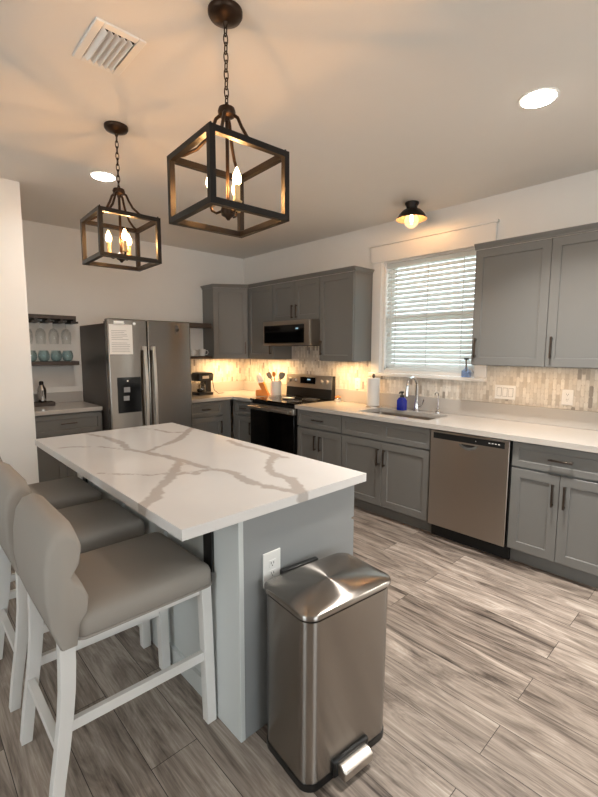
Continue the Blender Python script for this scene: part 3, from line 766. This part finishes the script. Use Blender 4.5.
# ------------------------------------------------------------------ bar nook: cabinet, counter, shelves, glasses
BX0, BX1 = -2.849, -2.172
bc = cabinet('bar_cabinet', 'grey bar cabinet with drawer in the nook beside the fridge', FBK(BX0), BX1 - BX0, .578, .105, .884,
             [('drawer', G, BX1 - BX0 - G, .685, .872, (.37, .79, .14, False)), ('door', G, .33, DB, .672, (.295, .555, .15, True)), ('door', .334, BX1 - BX0 - G, DB, .672, (.37, .555, .15, True))], toe=True)
bt = thing('bar_countertop', 'short white quartz countertop of the bar nook', 'countertop', (-2.5, -.32, .885))
MB().box(BX0, BX1, -.625, -.008, .8845, .922).build('slab', M['quartz'], bt, bevel=.003)
MB().box(BX0, BX1, -.026, -.008, .9225, 1.03).build('upstand', M['quartz'], bt, bevel=.002)
tx, ty = -2.62, -.17
tr = thing('bar_tray', 'dark wood tray holding the bar bottles on the nook counter', 'tray', (tx, ty, .922))
MB().box(tx - .13, tx + .13, ty - .07, ty + .07, .9222, .93).build('bottom', M['darkwood'], tr)
MB().box(tx - .13, tx + .13, ty - .07, ty - .062, .93, .958).box(tx - .13, tx + .13, ty + .062, ty + .07, .93, .958).box(tx - .13, tx - .122, ty - .062, ty + .062, .93, .958).box(tx + .122, tx + .13, ty - .062, ty + .062, .93, .958).build('rim', M['darkwood'], tr)
qx, qy = -2.585, -.16
sh = thing('cocktail_shaker', 'steel cocktail shaker standing on the bar tray', 'shaker', (qx, qy, .93))
MB().lathe([(.034, .9303), (.040, 1.02), (.043, 1.075)], (qx, qy, 0)).build('tumbler', M['chrome'], sh)
MB().lathe([(.043, 1.0752), (.040, 1.09), (.024, 1.12), (.022, 1.127)], (qx, qy, 0)).build('strainer_top', M['chrome'], sh)
MB().lathe([(.020, 1.1275), (.020, 1.155), (.012, 1.165)], (qx, qy, 0)).build('cap', M['ironb'], sh)
qx, qy = -2.69, -.16
bo = thing('bar_bottle', 'glass liquor bottle on the bar tray half hidden by the wall edge', 'bottle', (qx, qy, .93))
MB().lathe([(.034, .9303), (.036, 1.04), (.030, 1.07), (.013, 1.10), (.013, 1.14)], (qx, qy, 0)).build('bottle', M['clear'], bo)
MB().lathe([(.015, 1.1402), (.015, 1.16)], (qx, qy, 0)).build('stopper', M['ironb'], bo)

rk = thing('stemware_rack', 'dark wood shelf rack with wine glasses hanging from it', 'shelf', (-2.54, -.12, 1.73))
MB().box(BX0, -2.252, -.225, -.008, 1.7755, 1.812).build('board', M['darkwood'], rk, bevel=.002)
b = MB(); HG = (-2.79, -2.67, -2.555, -2.44, -2.325)
ex = [-2.835] + [(p + q) / 2 for p, q in zip(HG, HG[1:])] + [-2.267]
for x in ex: b.box(x - .014, x + .014, -.222, -.008, 1.757, 1.775).box(x - .034, x + .034, -.222, -.008, 1.738, 1.757)
b.build('rail', M['darkerwood'], rk)
tag(MB().box(BX0, -2.245, -.235, -.008, 1.318, 1.358).build('glass_shelf', M['darkwood'], bevel=.002), 'dark wood shelf with teal tumblers above the bar counter', 'shelf')
hang_lab = ['wine glass hanging farthest inside the nook behind the wall edge', 'wine glass hanging from the rack next to the wall edge',
            'wine glass hanging in the middle of the rack', 'wine glass hanging second from the rack end by the fridge', 'wine glass hanging at the rack end nearest to the fridge']
wg0 = None
for i, x in enumerate(HG):
    if i == 0: continue
    if wg0 is None:
        y0 = -.12
        wg0 = thing('wine_glass', hang_lab[i], 'wine glass', (x, y0, 1.757), 'wine glasses hanging from the rack')
        MB().lathe([(.031, 1.762), (.031, 1.7595), (.006, 1.757), (.004, 1.70), (.006, 1.685)], (x, y0, 0), 20).build('stem', M['clear'], wg0)
        MB().lathe([(.006, 1.685), (.030, 1.672), (.045, 1.64), (.048, 1.60), (.040, 1.53)], (x, y0, 0), 20, cap=False).build('bowl', M['clear'], wg0)
    else:
        g = copy_tree(wg0); g.location.x = x; g['label'] = hang_lab[i]
tum_lab = ['teal stemless tumbler beside the wall edge on the glass shelf', 'teal stemless tumbler second from the wall edge on the glass shelf',
           'teal stemless tumbler second from the shelf end by the fridge', 'teal stemless tumbler at the shelf end by the fridge']
t0 = None
for i, x in enumerate((-2.655, -2.545, -2.435, -2.33)):
    if t0 is None:
        y0 = -.15
        t0 = thing('tumbler', tum_lab[i], 'glass', (x, y0, 1.358), 'teal tumblers on the glass shelf')
        MB().lathe([(.030, 1.3585), (.044, 1.375), (.052, 1.40), (.050, 1.43), (.040, 1.465)], (x, y0, 0), 24, cap=False).build('bowl', M['teal'], t0)
        MB().lathe([(.029, 1.3583), (.029, 1.366)], (x, y0, 0), 24).build('bottom', M['teal'], t0)
    else:
        g = copy_tree(t0); g.location.x = x; g['label'] = tum_lab[i]

# ------------------------------------------------------------------ island
IX0, IX1, IY0, IY1 = -3.03, -2.095, -3.812, -1.915
isl = thing('kitchen_island', 'grey kitchen island carrying the veined quartz top', 'island', (-2.5, -2.85, 0))
MB().box(-2.77, -2.142, -3.735, -1.965, .10, .874).box(-2.77, -2.24, -3.74, -1.99, 0, .10).build('body', M['greyd'], isl)
MB().box(-2.778, -2.170, -3.79, -3.766, 0, .8755).build('end_panel', M['greyd'], isl, bevel=.001)
MB().box(-2.778, -2.172, -1.964, -1.94, 0, .8755).build('end_panel', M['greyd'], isl, bevel=.001)
MB().box(-2.80, -2.7785, -3.792, -3.605, 0, .8755).build('corner_board', M['pale'], isl, bevel=.002)
MB().box(-2.80, -2.7785, -2.10, -1.938, 0, .8755).build('corner_board', M['pale'], isl, bevel=.002)
FI = (Vector((-2.7705, -1.938, 0)), -Y, -X)
bp = MB()
for a in range(3): bp.shaker(FI, .165 + a * .5, .165 + (a + 1) * .5, 0, .8755, 0, t=.024, rail=.09, inset=.012)
bp.build('back_panel', M['pale'], isl, smooth=False)
FX = (Vector((-2.140, -3.766, 0)), Y, X)
for k in range(3):
    a0 = .004 + k * .6
    o = MB().shaker(FX, a0, a0 + .592, .70, .868, .002, rail=.04).build('drawer', M['greyd'], isl, smooth=False)
    pull(FX, a0 + .296, .785, .022, .14, False, o)
    for q in (0, 1):
        o = MB().shaker(FX, a0 + q * .298, a0 + q * .298 + .294, .115, .685, .002).build('door', M['greyd'], isl, smooth=False)
        pull(FX, a0 + (.26 if q == 0 else .332), .555, .022, .15, True, o)

VE = [[(-2.74, -1.93, .01), (-2.68, -2.15, .015), (-2.67, -2.36, .022), (-2.71, -2.59, .015), (-2.67, -2.72, .018), (-2.63, -2.88, .02), (-2.61, -3.02, .02), (-2.6, -3.14, .018), (-2.58, -3.27, .015), (-2.54, -3.37, .018), (-2.57, -3.53, .025), (-2.56, -3.65, .018), (-2.53, -3.74, .018), (-2.5, -3.81, .025), (-2.49, -3.86, .025)],
      [(-2.99, -2.29, .004), (-2.91, -2.32, .01), (-2.8, -2.42, .007), (-2.72, -2.6, .01)],
      [(-3.0, -2.98, .004), (-2.95, -3.04, .007), (-2.84, -3.17, .007), (-2.76, -3.2, .01)],
      [(-3.05, -3.54, .02), (-3.02, -3.5, .02), (-2.96, -3.47, .03), (-2.89, -3.36, .018), (-2.8, -3.28, .025), (-2.71, -3.15, .022), (-2.63, -3.05, .02)],
      [(-2.78, -3.24, .015), (-2.71, -3.24, .015), (-2.67, -3.29, .015), (-2.67, -3.25, .015), (-2.6, -3.27, .01)],
      [(-2.67, -2.73, .01), (-2.56, -2.65, .013), (-2.38, -2.55, .025), (-2.19, -2.33, .022), (-2.07, -2.2, .02)],
      [(-2.43, -1.92, .007), (-2.33, -2.08, .007), (-2.3, -2.29, .015), (-2.22, -2.33, .015)],
      [(-2.15, -2.77, .015), (-2.18, -2.94, .022), (-2.17, -3.11, .013), (-2.18, -3.26, .025), (-2.17, -3.35, .015)],
      [(-2.18, -3.26, .025), (-2.29, -3.35, .02), (-2.37, -3.43, .018), (-2.42, -3.54, .02), (-2.41, -3.64, .025), (-2.46, -3.72, .022), (-2.5, -3.81, .025)]]
SEG = [(a, b) for v in VE for a, b in zip(v, v[1:])]


def vein_sd(x, y):
    best = .2
    for (ax, ay, aw), (bx, by, bw) in SEG:
        dx, dy = bx - ax, by - ay
        t = ((x - ax) * dx + (y - ay) * dy) / (dx * dx + dy * dy); t = 0 if t < 0 else 1 if t > 1 else t
        d = math.hypot(x - ax - t * dx, y - ay - t * dy) - (aw + t * (bw - aw))
        if d < best: best = d
    return best


nx, ny = 62, 126
top = MB(); g = [[top.bm.verts.new((IX0 + (IX1 - IX0) * i / nx, IY0 + (IY1 - IY0) * j / ny, .914)) for j in range(ny + 1)] for i in range(nx + 1)]
low = {}
for i in range(nx + 1):
    for j in range(ny + 1):
        if i in (0, nx) or j in (0, ny): low[i, j] = top.bm.verts.new(g[i][j].co - Z * .0375)
for i in range(nx):
    for j in range(ny): top.bm.faces.new((g[i][j], g[i + 1][j], g[i + 1][j + 1], g[i][j + 1]))
edge = [(i, 0) for i in range(nx)] + [(nx, j) for j in range(ny)] + [(i, ny) for i in range(nx, 0, -1)] + [(0, j) for j in range(ny, 0, -1)]
for p, q in zip(edge, edge[1:] + edge[:1]): top.bm.faces.new((low[p], low[q], g[q[0]][q[1]], g[p[0]][p[1]]))
top.bm.faces.new([low[p] for p in edge[::-1]])
o = top.build('island_countertop', M['vein'], smooth=False)
at = o.data.attributes.new('vein', 'FLOAT', 'POINT')
at.data.foreach_set('value', [vein_sd(v.co.x, v.co.y) for v in o.data.vertices])
tag(o, 'large white quartz island top with grey marble veins', 'countertop')
for y, lab in ((-3.598, 'black steel bracket under the island overhang beside the near stool'), (-2.12, 'black steel bracket under the island overhang beside the far stool')):
    b = MB().box(-2.812, -2.8005, y - .03, y + .03, .62, .8755).box(-3.0, -2.812, y - .03, y + .03, .865, .8755)
    tag(b.build('support_bracket', M['black']), lab, 'bracket')


def outlet(name, label, cat, F, w_, h, z, dev, parent_d=.0):
    O, u, n = F
    r = thing(name, label, cat, O + Vector((0, 0, z)))
    MB().fbox(F, -w_ / 2, w_ / 2, .0005, .006, z - h / 2, z + h / 2).build('cover_plate', M['plastic'], r, bevel=.002)
    for kind, a in dev:
        if kind == 'switch': MB().fbox(F, a - .016, a + .016, .0066, .0105, z - .033, z + .033).build('rocker', M['plastic'], r, bevel=.002); MB().fbox(F, a - .0185, a + .0185, .0061, .0064, z - .0355, z + .0355).build('rocker_gap_shade', M['ink'], r)  # grey plate behind each rocker paints the shaded gap around it
        else:
            for q in (-.02, .02):
                s_ = MB().fbox(F, a - .016, a + .016, .0062, .0075, z + q - .014, z + q + .014).build('socket', M['plastic'], r, bevel=.001)
                MB().fbox(F, a - .007, a - .005, .0076, .008, z + q - .002, z + q + .007).fbox(F, a + .005, a + .007, .0076, .008, z + q - .002, z + q + .007).fbox(F, a - .002, a + .002, .0076, .008, z + q - .010, z + q - .006).build('slot', M['dark'], s_)
    return r


outlet('wall_outlet', 'white electrical outlet on the grey island end above the trash can', 'outlet', (Vector((-2.648, -3.79, 0)), X, -Y), .085, .135, .645, [('outlet', 0)])
RT = lambda y: (Vector((-.0062, y, 0)), -Y, -X)
outlet('light_switch', 'white three-gang switch plate on the backsplash near the window', 'switch', RT(-3.603), .165, .115, 1.14, [('switch', -.046), ('switch', 0), ('switch', .046)])
outlet('wall_outlet', 'white outlet on the backsplash below the large wall cabinet', 'outlet', RT(-4.054), .075, .115, 1.135, [('outlet', 0)])
outlet('wall_outlet', 'white outlet on the backsplash behind the paper towel roll', 'outlet', RT(-2.06), .075, .115, 1.12, [('outlet', 0)])

# ------------------------------------------------------------------ bar stools
def make_stool(cy, label):
    x = -3.08
    r = thing('bar_stool', label, 'stool', (x, cy, 0), 'bar stools at the island')
    # seat cushion
    hx, hy = .245, .23; sxc = -3.06
    b = MB(); rings = []
    for z, e in ((.585, .006), (.590, .0), (.635, 0), (.652, .006), (.663, .02), (.670, .05), (.674, .10)):
        rings.append(ring_at(rrect(sxc, cy, hx - e, hy - e, max(.035 - e * .2, .015)), z))
    b.loft(rings); seat = b.build('seat', M['fabric'], r, angle=75)
    MB().tube(ring_at(rrect(sxc, cy, hx + .001, hy + .001, .035), .586), .004, 6, closed=True).build('piping', M['fabric'], seat)
    # rolled back
    prof = [(-3.350, .575), (-3.372, .65), (-3.383, .75), (-3.380, .85), (-3.368, .92), (-3.347, .955), (-3.318, .964), (-3.290, .945), (-3.277, .905), (-3.284, .86), (-3.314, .822),
            (-3.304, .79), (-3.276, .76), (-3.262, .72), (-3.268, .675), (-3.292, .645), (-3.303, .575)]
    b = MB(); rings = []
    ccx = sum(p[0] for p in prof) / len(prof)
    for t, k in ((-1, .80), (-.985, .92), (-.95, .985), (-.9, 1), (-.7, 1), (-.35, 1), (0, 1), (.35, 1), (.7, 1), (.9, 1), (.95, .985), (.985, .92), (1, .80)):
        drop = max(0, (abs(t) - .72) / .28) ** 2 * .035
        rings.append([Vector((ccx + (px_ - ccx) * k, cy + t * .232, .575 + (pz - .575) * (1 - (1 - k) * .12) - drop * max(0, (pz - .6) / .36))) for px_, pz in prof])
    b.loft(rings); b.build('backrest', M['fabric'], r, angle=80)
    # frame
    MB().box(-3.30, -2.835, cy - .196, cy - .176, .545, .584).box(-3.30, -2.835, cy + .176, cy + .196, .545, .584).box(-2.85, -2.83, cy - .176, cy + .176, .545, .584).build('seat_frame', M['white'], r)
    for q in (-1, 1):
        yl = cy + q * .196
        MB().ribbon([(-2.842, yl, .584), (-2.834, yl, .3), (-2.828, yl, 0)], X, Y, .02, .02).build('leg', M['white'], r, bevel=.002)
        MB().loft([[Vector((xc + a * hw, yl + c_ * .018, z)) for a, c_ in ((-1, -1), (1, -1), (1, 1), (-1, 1))] for xc, z, hw in
                   ((-3.328, .59, .023), (-3.330, .50, .023), (-3.334, .42, .022), (-3.343, .33, .021), (-3.357, .23, .02), (-3.375, .12, .019), (-3.390, 0, .018))]).build('leg', M['white'], r, bevel=.002)
        MB().ribbon([(-3.348, yl, .298), (-2.853, yl, .290)], Z, Y, .018, .010).build('stretcher', M['white'], r, bevel=.001)
    MB().box(-3.375, -3.350, cy - .19, cy + .19, .222, .25).build('stretcher', M['white'], r, bevel=.001)
    return r


st = make_stool(-3.42, 'white-legged taupe bar stool at the island corner by the trash can')
for cy, lab in ((-2.82, 'middle of the three taupe bar stools along the island'), (-2.245, 'taupe bar stool farthest from the trash can, by the nook')):
    c = copy_tree(st); c.location.y = cy; c['label'] = lab

# ------------------------------------------------------------------ trash can
TX, TY = -2.534, -3.984
tcn = thing('trash_can', 'rectangular stainless step trash can standing against the island end', 'trash can', (TX, TY, 0))
hw, hd = .206, .138
MB().loft([ring_at(rrect(TX - .012, TY - .010, hw - .005, hd - .004, .048), .028), ring_at(rrect(TX, TY, hw, hd, .05), .60)]).build('body', M['steel3'], tcn, angle=50)
MB().loft([ring_at(rrect(TX - .012, TY - .010, hw - .002, hd - .001, .05), .002), ring_at(rrect(TX - .012, TY - .010, hw - .002, hd - .001, .05), .027)]).build('base', M['black'], tcn, angle=50)
MB().loft([ring_at(rrect(TX, TY, hw - .004, hd - .004, .05), .6005), ring_at(rrect(TX, TY, hw - .004, hd - .004, .05), .612)]).build('rim', M['black'], tcn, angle=50)
MB().loft([ring_at(rrect(TX, TY, hw + .008, hd + .008, .055), .612), ring_at(rrect(TX, TY, hw + .008, hd + .008, .055), .626), ring_at(rrect(TX, TY, hw + .003, hd + .003, .05), .630),
           ring_at(rrect(TX, TY, hw - .03, hd - .03, .04), .636), ring_at(rrect(TX, TY, hw - .09, hd - .08, .03), .640)]).build('lid', M['steel3'], tcn, angle=60)
MB().box(TX - .10, TX + .08, TY + hd + .012, TY + hd + .034, .585, .632).build('hinge', M['black'], tcn, bevel=.003)
MB().box(TX - .105, TX + .065, TY - hd - .022, TY - hd + .02, .008, .075).build('pedal_housing', M['black'], tcn, bevel=.008)
MB().prism([(-hd - .050, .030), (-hd - .01, .03), (-hd - .008, .070), (-hd - .03, .072), (-hd - .050, .062)], lambda d, z, a: Vector((TX - .02 + a, TY - .010 + d, z - .012)), -.068, .068).build('pedal', M['satin'], tcn, bevel=.004)
tcn.rotation_euler.z = math.radians(-5.5)

# ------------------------------------------------------------------ lantern pendants
def make_pendant(x, y, label):
    r = thing('lantern_pendant', label, 'pendant light', (x, y, H), 'lantern pendants over the island')
    MB().lathe([(.064, H - .0005), (.064, H - .012), (.058, H - .022), (.030, H - .034), (.012, H - .040), (.006, H - .055)], (x, y, 0), 28).build('canopy', M['iron'], r)
    b = MB(); z = H - .05; k = 0; zend = 2.397
    nl = 9; pitch_ = (z - zend) / nl
    for k in range(nl):
        zc = z - (k + .5) * pitch_; a = X if k % 2 else Y
        b.tube([Vector((x, y, zc)) + a * .0085 * math.sin(t) + Z * (pitch_ * .5 + .006) * math.cos(t) for t in (2 * math.pi * q / 14 for q in range(14))], .0024, 6, closed=True)
    b.build('chain', M['iron'], r)
    MB().lathe([(.006, 2.407), (.010, 2.394), (.030, 2.387), (.034, 2.374), (.030, 2.360), (.012, 2.354), (.010, 2.342)], (x, y, 0), 20).build('hub', M['iron'], r)
    hw_, z0, z1 = .158, 1.982, 2.213; t = .011
    fr_ = MB()
    for sx in (-1, 1):
        for sy in (-1, 1):
            fr_.box(x + sx * hw_ - t, x + sx * hw_ + t, y + sy * hw_ - t, y + sy * hw_ + t, z0 - t, z1 + t)
            fr_.cyl((x + sx * hw_, y + sy * hw_, z1 + t), (x + sx * hw_, y + sy * hw_, z1 + t + .008), .005, .003, 8)
    for z in (z0, z1):
        for q in (-1, 1):
            fr_.box(x - hw_ + t, x + hw_ - t, y + q * hw_ - t, y + q * hw_ + t, z - t, z + t)
            fr_.box(x + q * hw_ - t, x + q * hw_ + t, y - hw_ + t, y + hw_ - t, z - t, z + t)
    fr_.build('cage', M['ironb'], r, smooth=False)
    for sx in (-1, 1):
        for sy in (-1, 1):
            d = Vector((sx, sy, 0)).normalized()
            p = [(.022, 2.366), (.042, 2.352), (.056, 2.32), (.078, 2.282), (.118, 2.246), (.170, 2.226), (.216, 2.220)]
            MB().tube([Vector((x, y, z)) + d * q for q, z in p], .0065, 8).build('arm', M['iron'], r)
    MB().cyl((x, y, 2.355), (x, y, 2.02), .007, n=12).build('stem', M['iron'], r)
    MB().lathe([(.010, 2.035), (.026, 2.026), (.030, 2.012), (.026, 1.998), (.012, 1.990), (.005, 1.98)], (x, y, 0), 20).build('socket_hub', M['iron'], r)
    for k in range(3):
        a = math.radians(30 + 120 * k); d = Vector((math.cos(a), math.sin(a), 0)); c_ = Vector((x, y, 0)) + d * .066
        br_ = MB().tube([Vector((x, y, 2.012)) + d * .025, Vector((x, y, 2.004)) + d * .045, Vector((x, y, 2.012)) + d * .062, Vector((x, y, 2.03)) + d * .066], .005, 8).build('candle_arm', M['iron'], r)
        MB().lathe([(.017, 2.03), (.019, 2.034), (.013, 2.036), (.0115, 2.04), (.0115, 2.092)], (c_.x, c_.y, 0), 14).build('candle_sleeve', M['cream'], br_)
        MB().lathe([(.007, 2.0925), (.014, 2.10), (.017, 2.112), (.014, 2.130), (.007, 2.146), (.001, 2.158)], (c_.x, c_.y, 0), 14).build('flame_bulb', M['bulb'], br_)
        MB().cyl((c_.x, c_.y, 2.102), (c_.x, c_.y, 2.128), .004, .003, n=8).build('filament', M['core'], br_)
    return r


p1 = make_pendant(-2.66, -3.552, 'square lantern pendant above the trash can end of the island')
p2 = copy_tree(p1); p2.location = (-2.636, -2.425, H); p2['label'] = 'square lantern pendant above the far end of the island near the fridge'
p1.rotation_euler.z = -.055; p2.rotation_euler.z = -.04

# recessed ceiling lights
def can(x, y, label, k=1.0, spread=CAN_SPREAD):
    r = thing('recessed_light', label, 'ceiling light', (x, y, H), 'recessed ceiling lights')
    MB().lathe([(.092, H - .0005), (.092, H - .005), (.078, H - .007)], (x, y, 0), 32).build('trim_ring', M['plastic'], r)
    MB().lathe([(.077, H - .0072), (.077, H - .009), (.01, H - .0095)], (x, y, 0), 32).build('diffuser', M['can'], r)
    area('can_lamp', (x, y, H - .011), (0, 0, 0), .14, .14, CAN_W * k, (1.0, .96, .90), spread, 'DISK')


can(-1.224, -4.155, 'round recessed ceiling light in front of the large wall cabinet')
can(-2.437, -1.652, 'round recessed ceiling light beside the pendant nearer the fridge', .16, math.radians(150))
can(-1.0, -6.9, 'round recessed ceiling light farther back past the large wall cabinet')

# flush light over the sink
x, y = -.33, -2.875
fl = thing('flush_ceiling_light', 'black dome ceiling light with clear globe bulb above the sink', 'ceiling light', (x, y, H))
MB().lathe([(.058, H - .0005), (.058, H - .012), (.046, H - .03), (.044, H - .055)], (x, y, 0), 28).build('canopy', M['ironb'], fl)
sd = MB().lathe([(.046, H - .052), (.075, H - .065), (.105, H - .095), (.125, H - .130), (.130, H - .137)], (x, y, 0), 32, cap=False).build('shade', M['ironb'], fl)
MB().lathe([(.043, H - .0555), (.073, H - .068), (.102, H - .097), (.122, H - .131), (.1285, H - .1372)], (x, y, 0), 32, cap=False).build('shade_lining', M['whitein'], sd)
bl = MB().lathe([(.016, H - .07), (.02, H - .085), (.048, H - .11), (.062, H - .145), (.052, H - .182), (.024, H - .206), (.001, H - .210)], (x, y, 0), 24, cap=False).build('globe_bulb', M['globe'], fl)
MB().lathe([(.004, H - .105), (.012, H - .115), (.012, H - .15), (.004, H - .16)], (x, y, 0), 10).build('filament', M['fil'], bl)
MB().cyl((x, y, H - .056), (x, y, H - .085), .015).build('socket', M['ironb'], fl)

# ceiling vent
vx0, vx1, vy0, vy1 = -3.0, -2.803, -3.20, -2.905
vt = thing('ceiling_vent', 'white louvered air vent in the ceiling beside the pendants', 'vent', ((vx0 + vx1) / 2, (vy0 + vy1) / 2, H))
b = MB(); e = .032
b.box(vx0, vx0 + e, vy0, vy1, H - .010, H - .0005).box(vx1 - e, vx1, vy0, vy1, H - .010, H - .0005).box(vx0 + e, vx1 - e, vy0, vy0 + e, H - .010, H - .0005).box(vx0 + e, vx1 - e, vy1 - e, vy1, H - .010, H - .0005)
b.build('frame', M['plastic'], vt, bevel=.003)
MB().box(vx0 + e, vx1 - e, vy0 + e, vy1 - e, H - .0015, H - .0005).build('duct_shade', M['dark'], vt)  # flat dark sheet standing for the shade behind the louvers
b = MB()
for k in range(5):
    xc = vx0 + e + .014 + k * (vx1 - vx0 - 2 * e - .010) / 5
    b.hexa([(xc - .011, vy0 + e, H - .004), (xc - .009, vy0 + e, H - .0025), (xc - .009, vy1 - e, H - .0025), (xc - .011, vy1 - e, H - .004),
            (xc + .006, vy0 + e, H - .022), (xc + .008, vy0 + e, H - .0205), (xc + .008, vy1 - e, H - .0205), (xc + .006, vy1 - e, H - .022)])
b.build('louvers', M['plastic'], vt)

# window blind
BY0, BY1 = WY0 + .035, WY1 - .035
bl = thing('window_blind', 'white horizontal slat blind closed over the kitchen window', 'blind', (.03, (BY0 + BY1) / 2, 1.27))
MB().box(.025, .068, BY0, BY1, 2.285, 2.328).build('headrail', M['slat'], bl, bevel=.003)
b = MB(); n_ = 22; pitch_ = (2.27 - 1.305) / n_; ang = math.radians(53)
for k in range(n_):
    zc = 2.275 - (k + .5) * pitch_; c_, s_ = math.cos(ang) * .0245, math.sin(ang) * .0245
    pts = [(-c_, -s_), (-.25 * c_ - .003 * s_ / .0245, -.25 * s_ + .003), (c_, s_), (c_ + .002, s_ - .0015), (-.25 * c_ + .001, -.25 * s_), (-c_ + .002, -s_ - .0015)]
    b.loft([[Vector((.048 + a, yy, zc + d)) for a, d in pts] for yy in (BY0 + .004, BY1 - .004)])
b.build('slats', M['slat'], bl)
MB().box(.028, .066, BY0 + .004, BY1 - .004, 1.275, 1.295).build('bottom_rail', M['slat'], bl, bevel=.003)
b = MB()
for yy in (BY1 - .12, (BY0 + BY1) / 2 + .0, BY0 + .12): b.box(.0215, .0225, yy - .004, yy + .004, 1.29, 2.29)
b.build('ladder_tapes', M['slat'], bl)
MB().cyl((.015, BY1 - .07, 2.28), (.015, BY1 - .07, 1.60), .0035, n=8).build('tilt_wand', M['plastic'], bl)

# bottle with brush on the sill
bx, by = -.024, -3.272
sb = thing('sill_bottle', 'small pale blue glass bottle with brush on the window sill', 'bottle', (bx, by, 1.2485))
MB().loft([ring_at(rrect(bx, by, .026, .034, .01), 1.2487), ring_at(rrect(bx, by, .026, .034, .01), 1.305), ring_at(rrect(bx, by, .012, .012, .008), 1.322), ring_at(rrect(bx, by, .012, .012, .008), 1.333)]).build('bottle', M['blueg'], sb)
MB().cyl((bx, by, 1.30), (bx, by + .004, 1.40), .007, n=8).build('stick', M['tool'], sb)
MB().box(bx - .008, bx + .008, by - .02, by + .022, 1.398, 1.414).build('brush_head', M['black'], sb, bevel=.002)
